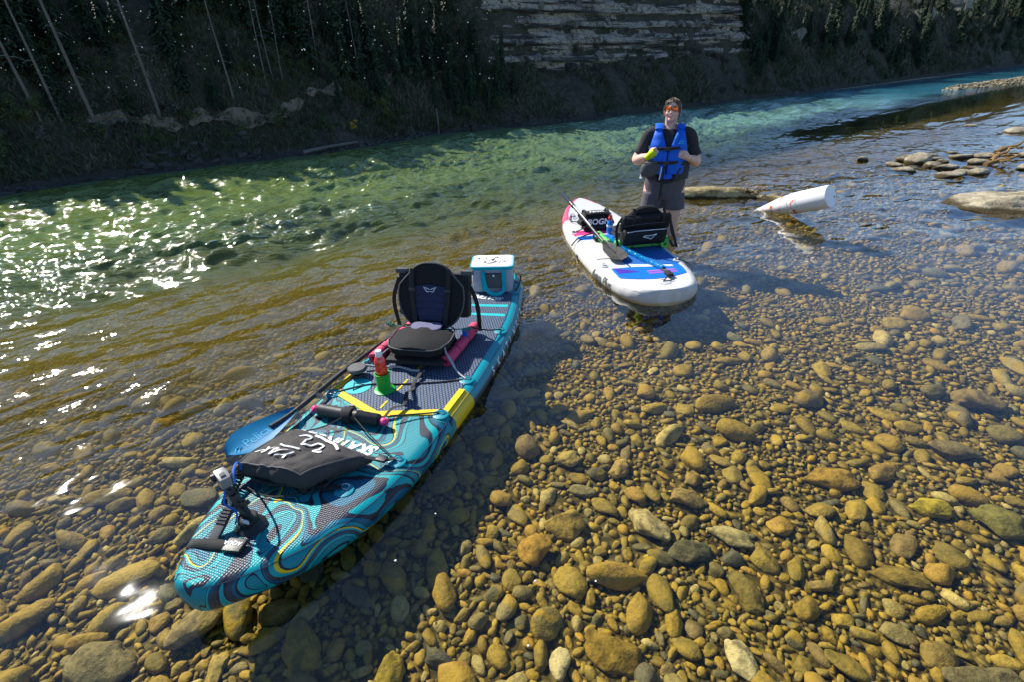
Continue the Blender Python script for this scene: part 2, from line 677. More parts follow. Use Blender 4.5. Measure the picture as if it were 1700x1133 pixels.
W_B = wave_tile(4, .08, .40, 1.1, 1.4)
def activity(s, d):
    act = np.interp(d, [-2, .7, 1.6, 2.8, 4.0, 5.4, 7.0, 11.8, 12.6], [.012, .018, .04, .15, .52, .95, 1.35, 1.45, .6])
    lee = smoothstep(4.0, 7.5, s) * (1 - smoothstep(3.5, 6.5, d)) * smoothstep(.2, 2.0, d)
    act = np.maximum(act, .26 * lee)
    ups = (1 - smoothstep(-2.5, 0.6, s)) * smoothstep(.2, 1.6, d)
    act = np.maximum(act, .05 * ups)
    calm = smoothstep(10.5, 14, s) * (1 - smoothstep(6.6, 7.8, d)) * smoothstep(4.2, 5.4, d)
    act = act * (1 - calm) + .07 * calm
    far = smoothstep(16, 40, s)
    gust = vnoise(s, d * 2.2, .45, 21)
    return act * (.55 + .9 * gust) * (1 - .6 * far)
def tile_at(T, s, d):
    i = np.mod(np.round(s / WRES).astype(int), WN)
    j = np.mod(np.round(d / WRES).astype(int), WN)
    return T[i, j]
sw = axis_vals(-60, 260, -3.6, 15.6, WRES, 1.10)
dw = axis_vals(-6, BANK + .6, -1.2, BANK + .57, WRES, 1.3)
Sg, Dg = np.meshgrid(sw, dw, indexing='ij')
ACT = activity(Sg, Dg)
cell = np.gradient(sw)[:, None]
fade = 1 - smoothstep(.10, .5, cell + 0 * Dg)
Zw = ACT * .27 * (tile_at(W_A, Sg, Dg) + (.45 + .45 * smoothstep(4, 7, Dg)) * tile_at(W_B, Sg * 1.0 + 3.3, Dg) * fade)
Zw = Zw * (1 - smoothstep(.35, 1.2, cell + 0 * Dg))
Xg, Yg = Sg * SV[0] + Dg * DV[0], Sg * SV[1] + Dg * DV[1]
nS, nD = len(sw), len(dw)
gi, gj = np.meshgrid(np.arange(nS - 1), np.arange(nD - 1), indexing='ij')
g0 = (gi * nD + gj).ravel()
water = np_mesh("river_water", np.stack([Xg, Yg, Zw], -1).reshape(-1, 3), np.stack([g0, g0 + nD, g0 + nD + 1, g0 + 1], 1), M_WATER, attr={"chop": ACT.ravel()})
print("water verts", nS * nD)
tag(water, kind="structure")

# ---- stones
def ico(sub):
    bm = bmesh.new()
    bmesh.ops.create_icosphere(bm, subdivisions=sub, radius=1.0)
    V = np.array([v.co[:] for v in bm.verts])
    F = np.array([[v.index for v in f.verts] for f in bm.faces])
    bm.free()
    return V, F

def stone_shape(sub, seed, rough=0.16, angular=0.0):
    V, F = ico(sub)
    rng = np.random.default_rng(seed)
    V = V.copy()
    # a few flattened faces give a pebble its facets
    for _ in range(7):
        nrm = rng.normal(size=3)
        nrm /= np.linalg.norm(nrm)
        lim = rng.uniform(0.55, 0.9) - 0.15 * angular
        dpt = V @ nrm
        over = np.clip(dpt - lim, 0, None)
        V -= np.outer(over * (0.65 + 0.3 * angular), nrm)
    out = np.empty_like(V)
    for i, p in enumerate(V):
        k = 1.0 + rough * mnoise.noise(Vector(p * 1.1 + seed * 3.1)) + rough * 0.4 * mnoise.noise(Vector(p * 2.6 + seed))
        out[i] = p * k
    return out, F

random.seed(7)
RNG = np.random.default_rng(11)
BIG = [stone_shape(3, 20 + i, 0.18, (i % 3) * 0.3) for i in range(8)]
SPC = [stone_shape(4, 40 + i, 0.30, (i % 3) * 0.35) for i in range(6)]
SMALL = [stone_shape(2, 60 + i, 0.2, (i % 3) * 0.3) for i in range(5)]
TINY = [stone_shape(1, 90 + i, 0.2) for i in range(5)]

occupied = {}
CELL = 0.16
placed = []
def fits(x, y, r, k=0.86):
    ci, cj = int(math.floor(x / CELL)), int(math.floor(y / CELL))
    w = int(math.ceil((r + 0.22) / CELL))
    for i in range(ci - w, ci + w + 1):
        for j in range(cj - w, cj + w + 1):
            for (a, b, q) in occupied.get((i, j), ()):
                if (a - x) ** 2 + (b - y) ** 2 < ((q + r) * k) ** 2:
                    return False
    return True
def occupy(x, y, r):
    occupied.setdefault((int(math.floor(x / CELL)), int(math.floor(y / CELL))), []).append((x, y, r))

# stones that stand out: (x, y, rx, ry, turn, colour, label)
SPECIAL = [
    (0.65, 1.84, .088, .125, 20, (.40, .34, .20), "pale cream egg-shaped stone, brightest of the cobbles beside the two-tone golden ones"),
    (0.07, 1.70, .098, .100, 0, (.36, .22, .045), "round orange-gold stone near the edge of the board's shadow"),
    (0.23, 1.86, .108, .105, 30, (.30, .22, .065), "big knobbly golden stone with a light orange face, touching the round orange one"),
    (0.79, 1.68, .112, .072, 0, (.115, .11, .07), "smooth grey-green oval stone just below the pale cream stone"),
    (0.58, 2.23, .070, .095, -15, (.34, .25, .10), "angular tan stone with a corner pointing up"),
    (0.29, 2.33, .082, .075, 0, (.34, .27, .10), "rounded yellowish stone alone left of the angular tan one"),
    (0.89, 2.00, .108, .068, 0, (.27, .20, .085), "flat tan oval stone in the middle of the cobbles"),
    (0.14, 1.18, .050, .085, 0, (.45, .40, .27), "upright stone with a whitish top and brown collar"),
    (0.35, 1.21, .125, .095, -20, (.25, .17, .03), "largest golden-brown kidney-shaped stone at the bottom edge of the picture"),
    (0.83, 1.18, .056, .095, 15, (.50, .44, .30), "long whitish stone tilted among brown cobbles near the bottom edge"),
    (0.98, 1.45, .070, .115, 25, (.17, .135, .04), "long mossy olive stone lying diagonally"),
    (1.69, 2.12, .150, .088, -12, (.31, .20, .04), "broad orange-gold slab of stone lying flat"),
    (2.99, 2.74, .165, .120, 0, (.21, .155, .075), "largest brown boulder under water at the right edge"),
    (2.48, 2.28, .145, .085, -30, (.17, .14, .075), "long dull brown stone sloping down to the right"),
    (1.69, 1.07, .150, .085, 0, (.16, .14, .085), "wide grey-brown flat stone in the bottom right corner"),
    (1.59, 1.17, .072, .068, 10, (.22, .165, .06), "three-cornered brown stone above the wide grey-brown one"),
    (1.68, 1.50, .145, .060, -35, (.20, .15, .04), "long ochre stone with a mossy back"),
    (1.02, 1.77, .120, .066, -35, (.33, .29, .17), "elongated pale stone with a white stripe along its back"),
    (-1.68, 1.24, .150, .115, 20, (.22, .19, .11), "biggest grey-brown boulder under water in the bottom left corner"),
    (-1.37, 1.40, .085, .150, -30, (.26, .21, .12), "pale slab of rock below the nose of the turquoise board"),
    (-1.21, 1.22, .040, .100, 0, (.33, .26, .10), "upright yellowish stone half in the board's shadow"),
    (-0.51, 1.16, .055, .100, 0, (.27, .21, .03), "upright yellow-green mossy stone at the bottom edge"),
    (2.08, 1.87, .120, .075, -30, (.36, .30, .03), "bright yellow mossy stone on the far right"),
    (2.31, 1.78, .120, .110, -40, (.17, .16, .05), "big green-tinged stone beside the bright yellow one"),
]
def special_mat(i, col):
    t = NT("stone_coat_%02d" % i)
    co = t.n("ShaderNodeNewGeometry").outputs["Position"]
    a = t.noise(co, 17.0, 5.0, 0.68)
    b = t.noise(co, 70.0, 4.0, 0.7)
    c = t.mix(t.maprange(a, 0.34, 0.60), tuple(v * 0.42 for v in col), tuple(min(.7, v * 1.15) for v in col))
    c = t.mix(t.math('MULTIPLY', t.maprange(b, 0.5, 0.72), 0.45), c, tuple(v * 0.3 for v in col))
    t.principled(c, 0.8, t.bump(t.math('ADD', t.math('MULTIPLY', a, 0.02), t.math('MULTIPLY', b, 0.006)), 0.7), 0.0, 0.25)
    return t.m
for i, (x, y, rx, ry, tr, col, lab) in enumerate(SPECIAL):
    V, F = SPC[i % 6]
    rx, ry = rx * .88, ry * .88
    rz = min(rx, ry) * 0.66
    o = np_mesh("river_stone", V * np.array([rx, ry, rz]), F, special_mat(i, col))
    o.location = (x, y, float(bed_z(x, y)) + rz * 0.55)
    o.rotation_euler = (random.uniform(-.12, .12), random.uniform(-.12, .12), R(tr))
    tag(o, lab, "stone", "standout stones on the riverbed")
    rr = max(rx, ry)
    for ox in (-0.5, 0, 0.5):
        occupy(x + ox * (rx - min(rx, ry)) * 2, y + ox * (ry - min(rx, ry)) * 2, min(rx, ry))

def in_view(x, y, pad=0.5):
    # wedge of riverbed that can be seen, with a generous margin at both sides
    return y > 0.25 and abs(x) < (y + 0.75) * 1.12 + pad + 0.4

def try_place(n, rlo, rhi, ymin, ymax, k, smin=-4.5, maxd=7.0):
    c = 0
    for _ in range(n):
        y = ymin + (ymax - ymin) * random.random() ** 1.15
        hw = (y + 0.75) * 1.12 + 0.9
        x = random.uniform(-hw, hw)
        d = x * DV[0] + y * DV[1]
        if d > maxd:
            continue
        r = rlo + (rhi - rlo) * random.random() ** 1.7
        if fits(x, y, r, k):
            occupy(x, y, r)
            placed.append((x, y, r))
            c += 1
    return c
try_place(240, .065, .10, .3, 3.0, 0.95, maxd=4.2)
try_place(150, .075, .105, 2.5, 9.5, 0.95, maxd=4.2)
try_place(1900, .046, .075, .3, 9, 0.88, maxd=5.4)
try_place(6000, .030, .05, .3, 9.5, 0.84)
try_place(52000, .019, .032, .3, 8.2, 0.80)
try_place(48000, .0115, .02, .3, 4.8, 0.78)

def stone_tf(x, y, r):
    """length, width, height, yaw of a pebble lying on the bed"""
    el = random.uniform(1.0, 1.75)
    fl = random.uniform(0.42, 0.75)
    yaw = random.gauss(math.atan2(SV[1], SV[0]) + 1.2, 0.9)
    return r * el, r / el ** 0.5, r * fl, yaw

cam_p = np.array([0, 0, 1.85])
placed_rank = sorted(placed, key=lambda p: -p[2] / math.sqrt(p[0] ** 2 + p[1] ** 2 + 3.4))
ind = [p for p in placed_rank if p[1] > 0.85 and abs(p[0]) < (p[1] + .75) * 1.05][:285]
ind_set = set(ind)
MED_ME = []
for V, F in BIG:
    o = np_mesh("stone_shape", V, F, M_STONE)
    MED_ME.append(o.data)
    bpy.data.objects.remove(o)
for (x, y, r) in ind:
    o = link("stone", random.choice(MED_ME), bed)
    a, b, c, yaw = stone_tf(x, y, r)
    o.scale = (a, b, c)
    o.location = (x, y, float(bed_z(x, y)) + c * random.uniform(.35, .6))
    o.rotation_euler = (random.uniform(-.2, .2), random.uniform(-.2, .2), yaw)

def batch(lst, shapes, name, mat, lift=(.25, .55), parent=None):
    VV, FF, AA = [], [], []
    off = 0
    for (x, y, r) in lst:
        V, F = random.choice(shapes)
        a, b, c, yaw = stone_tf(x, y, r)
        tx, ty = random.uniform(-.25, .25), random.uniform(-.25, .25)
        W = V * np.array([a, b, c])
        cyw, syw = math.cos(yaw), math.sin(yaw)
        z = W[:, 2] + tx * W[:, 0] + ty * W[:, 1]
        X = W[:, 0] * cyw - W[:, 1] * syw + x
        Y = W[:, 0] * syw + W[:, 1] * cyw + y
        Z = z + float(bed_z(x, y)) + c * random.uniform(*lift)
        VV.append(np.stack([X, Y, Z], 1))
        FF.append(F + off)
        AA.append(np.full(len(V), random.random()))
        off += len(V)
    o = np_mesh(name, np.concatenate(VV), np.concatenate(FF), mat, parent, attr={"rnd": np.concatenate(AA)})
    return o
rest = [p for p in placed if p not in ind_set]
near = [p for p in rest if p[2] / math.hypot(p[0], p[1]) > 0.0115]
far = [p for p in rest if p[2] / math.hypot(p[0], p[1]) <= 0.0115]
tag(batch(near, SMALL, "pebbles", M_STONE, parent=bed), kind="stuff")
tag(batch(far, TINY, "small_pebbles", M_STONE, parent=bed), kind="stuff")
# gravel of the bar downstream
bar_l = []
for _ in range(5200):
    s_, d_ = 25 + 29 * random.random(), random.uniform(5.6, 9.9)
    x_, y_ = sd_xy(s_, d_)
    if bed_z(x_, y_) > -.06:
        bar_l.append((float(x_), float(y_), random.uniform(.03, .085)))
tag(batch(bar_l, TINY, "bar_gravel", M_DRY, parent=bed), kind="stuff")
print("stones", len(bar_l), len(placed), len(near), len(far))
# ================================================================== FAR BANK
def bank_wig(s):
    return 0.28 * (vnoise(s, s * 0, 0.35, 3) - 0.5) + 0.12 * (vnoise(s, s * 0, 1.4, 4) - 0.5) + 0.5 * np.exp(-((np.asarray(s) - 7.6) / 2.2) ** 2)

def cliffness(s):
    return smoothstep(8.8, 10.0, s) * (1 - smoothstep(21.5, 24.0, s))

def hill_z(s, u):
    """height of the far hillside, u metres inland of the waterline"""
    s = np.asarray(s, float); u = np.asarray(u, float)
    u = u - bank_wig(s)
    prof = np.interp(u, [-3, 0, 0.18, 0.5, 2.4, 4.0, 8.0, 14.0, 40.0, 120.0],
                     [-.6, -.02, 0.10, 0.42, 3.2, 4.2, 6.6, 9.0, 12.0, 14.0])
    clf = np.interp(u, [-3, 0, 0.18, 0.5, 1.55, 2.0, 2.45, 4.0, 8.0, 14.0, 40.0, 120.0],
                    [-.6, -.02, 0.10, 0.42, 1.62, 2.8, 4.0, 5.0, 7.0, 9.2, 12.0, 14.0])
    k = cliffness(s)
    z = prof * (1 - k) + clf * k
    rough = smoothstep(0.15, 0.8, u)
    n = (vnoise(s, u, 0.8, 5) - 0.5) * 0.5 + (vnoise(s, u, 2.3, 6) - 0.5) * 0.22 + (vnoise(s, u, 6.0, 7) - 0.5) * 0.07
    # gullies run down the scree
    gul = (vnoise(s + u * 0.35, s * 0, 3.2, 8) - 0.5) * 0.16 * k
    return z + rough * (n + gul) * smoothstep(-.1, 1.2, u + 0.2)

def hill_mat():
    t = NT("hillside_soil")
    co = t.coord()
    a = t.noise(co, 1.1, 5.0, 0.65)
    b = t.noise(co, 9.0, 6.0, 0.72)
    c = t.mix(t.maprange(a, 0.38, 0.62), (0.042, 0.048, 0.032), (0.078, 0.072, 0.056))
    c = t.mix(t.maprange(b, 0.45, 0.7), c, (0.115, 0.108, 0.09))
    z = t.sep(co)[2]
    wetline = t.maprange(z, 0.02, 0.22)
    c = t.mix(wetline, (0.055, 0.055, 0.05), c)
    h = t.math('ADD', t.math('MULTIPLY', b, 0.10), t.math('MULTIPLY', t.noise(co, 30.0, 4.0), 0.03))
    t.principled(c, 0.95, t.bump(h, 1.0), 0.0, 0.1)
    return t.m
M_HILL = hill_mat()

sv = axis_vals(-60, 260, -4, 26, 0.14)
uv = np.concatenate([np.arange(-0.9, 4.2, 0.085), np.arange(4.4, 16, 0.5), np.arange(17, 60, 4.0), np.arange(64, 130, 14.0)])
S_, U_ = np.meshgrid(sv, uv, indexing='ij')
Z_ = hill_z(S_, U_)
X_, Y_ = sd_xy(S_, U_ + BANK)
ns, nd = len(sv), len(uv)
ii, jj = np.meshgrid(np.arange(ns - 1), np.arange(nd - 1), indexing='ij')
aa = (ii * nd + jj).ravel()
hill = np_mesh("hillside", np.stack([X_, Y_, Z_], -1).reshape(-1, 3), np.stack([aa, aa + nd, aa + nd + 1, aa + 1], 1), M_HILL)
tag(hill, kind="structure")

def hp(s, u, lift=0.0):
    x, y = sd_xy(s, u + BANK)
    return Vector((float(x), float(y), float(hill_z(s, u)) + lift))

ANG = math.atan2(SV[1], SV[0])

# ---- layered cliff
def cliff_mat(name, c0, c1):
    t = NT(name)
    co = t.coord("Object")
    oi = t.n("ShaderNodeObjectInfo")
    st = t.noise(t.mapping(co, sc=(0.8, 0.8, 9.0)), 2.5, 5.0, 0.7)
    b = t.noise(co, 6.0, 6.0, 0.75)
    c = t.mix(st, c0, c1)
    c = t.mix(t.math('MULTIPLY', oi.outputs["Random"], 0.55), c, tuple(v * 0.45 for v in c0))
    c = t.mix(t.maprange(b, 0.52, 0.74), c, tuple(v * 0.35 for v in c0))
    t.principled(c, 0.95, t.bump(t.math('ADD', t.math('MULTIPLY', st, .06), t.math('MULTIPLY', b, .09)), 1.0), 0.0, 0.1)
    return t.m
M_CL = cliff_mat("pale_sandstone", (0.20, 0.19, 0.17), (0.36, 0.34, 0.305))
M_CD = cliff_mat("dark_shale", (0.05, 0.048, 0.045), (0.10, 0.094, 0.086))
cliff = thing("rock_cliff", "pale layered sandstone cliff with dark bands above the scree slope", "cliff", Matrix.Translation(hp(15.5, 1.9)) @ Matrix.Rotation(ANG, 4, 'Z'))
CI = cliff.matrix_world.inverted()
def rock_block(L, D, H, seed):
    """broken block: bevelled box pushed about by noise"""
    bm = bmesh.new()
    bmesh.ops.create_cube(bm, size=1.0)
    bmesh.ops.subdivide_edges(bm, edges=bm.edges, cuts=4, use_grid_fill=True)
    for v in bm.verts:
        p = Vector((v.co.x * L, v.co.y * D, v.co.z * H))
        k = mnoise.noise_vector(p * (2.2 / max(H, 0.12)) * 0.5 + Vector((seed, seed * 2, 0)))
        k2 = mnoise.noise_vector(p * 9.0 + Vector((seed, 5, 1)))
        v.co = p + Vector((k.x * 0.30 * min(L, .5), k.y * 0.40 * D, k.z * 0.55 * H)) + k2 * .06
    me = bpy.data.meshes.new("block")
    bm.to_mesh(me)
    bm.free()
    return me
def face_mat():
    t = NT("stratified_rock")
    co = t.coord()
    w = t.sep(co)
    n1 = t.noise(t.mapping(co, sc=(.5, .5, 1.5)), 1.6, 4.0, .7)
    n2 = t.noise(co, 7.0, 6.0, .75)
    z = t.math('ADD', w[2], t.math('MULTIPLY', t.math('SUBTRACT', n1, .5), .16))
    st = t.noise(t.n("ShaderNodeCombineXYZ").outputs[0], 1.0)
    cmb = t.n("ShaderNodeCombineXYZ")
    t.set(cmb.inputs[2], z)
    t.set(cmb.inputs[0], t.math('MULTIPLY', w[0], .05))
    st = t.noise(cmb.outputs[0], 5.5, 3.0, .65)
    band = t.maprange(st, .42, .52)
    patch = t.maprange(t.noise(t.mapping(co, sc=(.45, .45, .9)), 1.5, 3.0, .6), .30, .46)
    f = t.math('MULTIPLY', band, patch)
    c = t.mix(f, (.055, .053, .05), t.mix(n2, (.31, .275, .225), (.48, .43, .36)))
    crk = t.voronoi(t.mapping(co, sc=(1.0, 1.0, 2.2)), 3.2, 'DISTANCE_TO_EDGE')
    c = t.mix(t.maprange(crk, .0, .045, .8, .0), c, (.03, .028, .026))
    c = t.mix(t.maprange(n2, .50, .66), c, (.05, .052, .042))
    h = t.math('ADD', t.math('MULTIPLY', n2, .10), t.math('MULTIPLY', st, .10))
    t.principled(c, .95, t.bump(h, 1.0), 0, .1)
    return t.m
M_FACE = face_mat()
random.seed(21)
# ledges: every stratum juts or recedes by its own hardness
HARD = [(1.45, .0), (1.60, .02), (1.62, -.10), (1.80, -.07), (1.82, .03), (1.96, .04), (1.98, -.02), (2.12, -.03), (2.14, -.13), (2.38, -.08), (2.40, .02), (2.55, .05), (2.57, -.09), (2.78, -.06), (2.80, .04), (2.98, .05), (3.0, -.12), (3.3, -.08), (3.32, .03), (3.5, .03), (3.52, -.1), (4.3, -.05)]
hz_, hu_ = [q[0] for q in HARD], [q[1] for q in HARD]
svf = np.arange(9.0, 24.01, .07)
zvf = np.sort(np.concatenate([np.arange(1.40, 4.2, .045), [q[0] for q in HARD]]))
Sf, Zf = np.meshgrid(svf, zvf, indexing='ij')
fadeS = smoothstep(9.0, 10.4, Sf) * (1 - smoothstep(22.4, 24.0, Sf))
zj = Zf + .08 * (vnoise(Sf, Sf * 0, .6, 51) - .5) + .05 * (vnoise(Sf, Sf * 0, 2.2, 52) - .5)
Uf = 1.50 + (Zf - 1.62) * .38 + np.interp(zj, hz_, hu_) * 1.3 + .28 * (vnoise(Sf, Zf, 1.0, 53) - .5) + .20 * (vnoise(Sf, Zf * 1.5, 3.1, 54) - .5) + .10 * (vnoise(Sf, Zf, 8.0, 55) - .5)
Uf = Uf + .45 * (1 - fadeS) + bank_wig(Sf)
Xf, Yf = sd_xy(Sf, Uf + BANK)
nf, mf = len(svf), len(zvf)
fi, fj = np.meshgrid(np.arange(nf - 1), np.arange(mf - 1), indexing='ij')
f0 = (fi * mf + fj).ravel()
Vf = np.stack([Xf, Yf, Zf], -1).reshape(-1, 3)
Mi = np.array(CI)
Vf = Vf @ Mi[:3, :3].T + Mi[:3, 3]
np_mesh("rock_face", Vf, np.stack([f0, f0 + mf, f0 + mf + 1, f0 + 1], 1), M_FACE, cliff, smooth=False)
nblk = 0
for (z, pale, s0, s1) in ((1.70, True, 10.2, 20.0), (2.25, True, 10.4, 22.8), (2.68, True, 11, 22.6), (3.15, True, 10.5, 22.6), (1.42, False, 10, 22)):
    for k in range(26):
        s = random.uniform(s0, s1)
        L, H = random.uniform(.10, .34), random.uniform(.06, .16)
        u = 1.46 + (z - 1.62) * .38 + random.uniform(-.06, .08) + float(bank_wig(s))
        x, y = sd_xy(s, u + .12 + BANK)
        me = rock_block(L, .35, H, nblk * 1.7)
        me.materials.append(M_CL if pale else M_CD)
        o = link("block", me, cliff)
        o.location = CI @ Vector((float(x), float(y), z + random.uniform(-.06, .06)))
        o.rotation_euler = (random.uniform(-.2, .2), random.uniform(-.15, .15), random.uniform(-.4, .4))
        nblk += 1
print("cliff blocks", nblk)
# pale outcrops among the trees further down the bank
for (s, u, z, w, h, lab) in [(41.5, 2.3, 3.15, .9, 1.5, "tall pale rock outcrop among the dark trees down the bank"),
                             (47.5, 2.4, 4.1, 1.0, 1.2, "pale rock outcrop highest up, at the top edge of the picture"),
                             (26.2, 1.9, 2.1, 1.1, .7, "small grey rock outcrop next to the layered cliff")]:
    x, y = sd_xy(s, u + BANK)
    me = rock_block(w, .8, h, s)
    me.materials.append(M_CL)
    o = link("rock_outcrop", me)
    o.location = (float(x), float(y), z)
    o.rotation_euler = (0, 0, ANG)
    tag(o, lab, "rock")

# ---- eroded scarps of pale earth
M_EARTH = plain("pale_earth", (0.18, 0.15, 0.112), 0.95, 5.0, 0.45, 0.05, 14.0, spec=0.1)
def scarp(pts, h, lab):
    """ribbon of bare earth overhung by turf: pts are (s, z)"""
    P = catmull([(a, 0, b) for a, b in pts], 18)
    rows = []
    for p_i, p in enumerate(P):
        s, z = p.x, p.z
        row = []
        uu = np.linspace(-.5, 4.0, 120)
        zz = hill_z(np.full(120, s), uu)
        k = int(np.argmax(zz > z - h * .5))
        u0 = uu[k]
        hh = h * max(.12, 0.85 + 1.1 * mnoise.noise(Vector((s * 2.1, 3, 1))) + .5 * mnoise.noise(Vector((s * 6.3, 1, 1)))) * min(1, (.15 + 6 * min(p_i, len(P) - 1 - p_i) / len(P)))
        z = z + .07 * mnoise.noise(Vector((s * 3.0, 8, 2)))
        for j in range(7):
            q = j / 6
            zc = z - hh / 2 + hh * q
            u = u0 + 0.12 * q - 0.07 + 0.09 * mnoise.noise(Vector((s * 5, q * 4, 1))) + .04 * mnoise.noise(Vector((s * 14, q * 9, 1)))
            x, y = sd_xy(s, u + BANK)
            row.append((float(x), float(y), zc))
        xb, yb = sd_xy(s, u0 + .35 + BANK)
        row.append((float(xb), float(yb), z + hh * .45))
        row.insert(0, (float(xb), float(yb), z - hh * .6))
        rows.append(row)
    mb = MB().grid(rows, closed_v=True)
    o = mb.build("eroded_bank", M_EARTH, angle=60)
    return tag(o, lab, "earth bank")
scarp([(-.1, 1.02), (.5, 1.0), (1.0, .9), (1.5, .78)], .24, "short pale scarp of bare earth farthest upstream on the wooded bank")
scarp([(1.6, .82), (2.0, .92), (2.6, .84), (3.2, .80), (3.7, .95), (4.1, 1.1)], .32, "longest curved scarp of bare pale earth below the trees")
scarp([(4.2, 1.25), (4.7, 1.22), (5.1, 1.28)], .24, "small pale patch of bare earth between the two long scarps")
scarp([(5.4, 1.38), (6.2, 1.36), (6.9, 1.5), (7.6, 1.56), (8.4, 1.5)], .22, "thin pale scarp of bare earth next to the layered cliff")

# ---- vegetation
def leaf_mat(name, c0, c1, rough=0.7):
    t = NT(name)
    co = t.coord()
    oi = t.n("ShaderNodeObjectInfo")
    f = t.noise(co, 5.0, 3.0, 0.6)
    c = t.mix(f, c0, c1)
    c = t.mix(t.math('MULTIPLY', oi.outputs["Random"], 0.5), c, tuple(v * 0.55 for v in c0))
    t.principled(c, rough, None, 0.0, 0.2)
    return t.m
M_NEEDLE = leaf_mat("spruce_needles", (0.024, 0.042, 0.022), (0.055, 0.085, 0.045))
M_LEAF = leaf_mat("bush_leaves", (0.042, 0.068, 0.026), (0.10, 0.125, 0.05))
M_LEAFG = leaf_mat("grey_brush", (0.065, 0.072, 0.058), (0.14, 0.145, 0.12))
M_YEL = leaf_mat("autumn_leaves", (0.38, 0.28, 0.02), (0.62, 0.48, 0.04))
M_BARK = plain("grey_bark", (0.10, 0.085, 0.07), 0.95, 12.0, 0.4, 0.03, 40.0, spec=0.1)
M_DEAD = plain("bleached_wood", (0.15, 0.135, 0.12), 0.9, 9.0, 0.3, 0.02, 40.0, spec=0.15)

def np_quads(V, Q, name, mat):
    return np_mesh(name, np.array(V), np.array(Q), mat, smooth=False)

def conifer_mesh(h, rad, seed):
    rnd = random.Random(seed)
    V, Q = [], []
    nl = int(h / 0.042)
    for i in range(nl):
        q = i / nl
        if q < 0.06:
            continue
        z = h * q
        L = rad * (1 - q) ** 0.85 * rnd.uniform(.6, 1.15) + 0.02
        nb = rnd.randint(6, 9)
        a0 = rnd.random() * 6.28
        for b in range(nb):
            if rnd.random() < 0.14:
                continue
            a = a0 + 6.283 * b / nb + rnd.uniform(-.3, .3)
            Lb = L * rnd.uniform(.55, 1.1)
            dx, dy = math.cos(a), math.sin(a)
            k = 4
            for j in range(k):
                t0, t1 = j / k, (j + 1.25) / k
                w = 0.042 * (1.15 - t0) + 0.014
                dz0, dz1 = -Lb * 0.35 * t0 ** 1.3, -Lb * 0.35 * t1 ** 1.3
                sgn = rnd.choice((-1, 1))
                ox, oy = -dy * w * sgn, dx * w * sgn
                tw = rnd.uniform(-.03, .03)
                o = len(V)
                V += [(dx * Lb * t0, dy * Lb * t0, z + dz0), (dx * Lb * t1, dy * Lb * t1, z + dz1 - .01),
                      (dx * Lb * t1 + ox * 1.4, dy * Lb * t1 + oy * 1.4, z + dz1 - .03 + tw), (dx * Lb * t0 + ox, dy * Lb * t0 + oy, z + dz0 - .015 - tw)]
                Q.append((o, o + 1, o + 2, o + 3))
    return V, Q

def bush_mesh(r, h, seed, n=650, leaf=0.022):
    rnd = random.Random(seed)
    V, Q = [], []
    cl = [(rnd.uniform(-.7, .7) * r, rnd.uniform(-.7, .7) * r, rnd.uniform(.12, .95) * h, rnd.uniform(.22, .45) * r) for _ in range(11)]
    for _ in range(n):
        cx, cy, cz, cr = rnd.choice(cl)
        d = Vector((rnd.gauss(0, 1), rnd.gauss(0, 1), rnd.gauss(0, 1))).normalized() * cr * rnd.random() ** 0.4
        p = Vector((cx, cy, cz)) + Vector((d.x, d.y, d.z * .8))
        if p.z < 0:
            p.z = rnd.random() * .1
        a = Vector((rnd.gauss(0, 1), rnd.gauss(0, 1), rnd.gauss(0, .6))).normalized()
        b = a.cross(Vector((rnd.gauss(0, 1), rnd.gauss(0, 1), rnd.gauss(0, 1)))).normalized()
        l, w = leaf * rnd.uniform(.7, 1.7), leaf * rnd.uniform(.4, .8)
        o = len(V)
        V += [tuple(p - a * l), tuple(p + b * w), tuple(p + a * l), tuple(p - b * w)]
        Q.append((o, o + 1, o + 2, o + 3))
    return V, Q

CON = []
for i, (h, rd) in enumerate([(1.5, .30), (1.2, .26), (1.9, .34), (1.0, .22)]):
    t = thing("spruce_tree", "x", "tree")
    V, Q = conifer_mesh(h, rd, 100 + i)
    c = np_quads(V, Q, "crown", M_NEEDLE)
    c.parent = t
    MB().tube([(0, 0, -.1), (.004, 0, h * .5), (0, 0.004, h * .98)], [.022, .014, .004], 6).build("trunk", M_BARK, t)
    CON.append(t)
BSH = []
for i, (r, h, m, n) in enumerate([(.30, .42, M_LEAF, 700), (.24, .30, M_LEAFG, 600), (.36, .55, M_LEAF, 900), (.20, .24, M_LEAFG, 480)]):
    t = thing("bush", "x", "bush")
    V, Q = bush_mesh(r, h, 200 + i, n)
    c = np_quads(V, Q, "foliage", m)
    c.parent = t
    st = MB()
    rb = random.Random(i)
    for k in range(6):
        a = rb.random() * 6.28
        st.tube([(0, 0, -.06), (math.cos(a) * r * .3, math.sin(a) * r * .3, h * .45), (math.cos(a) * r * .6, math.sin(a) * r * .6, h * .85)], [.008, .006, .002], 5)
    st.build("stems", M_BARK, t)
    BSH.append(t)

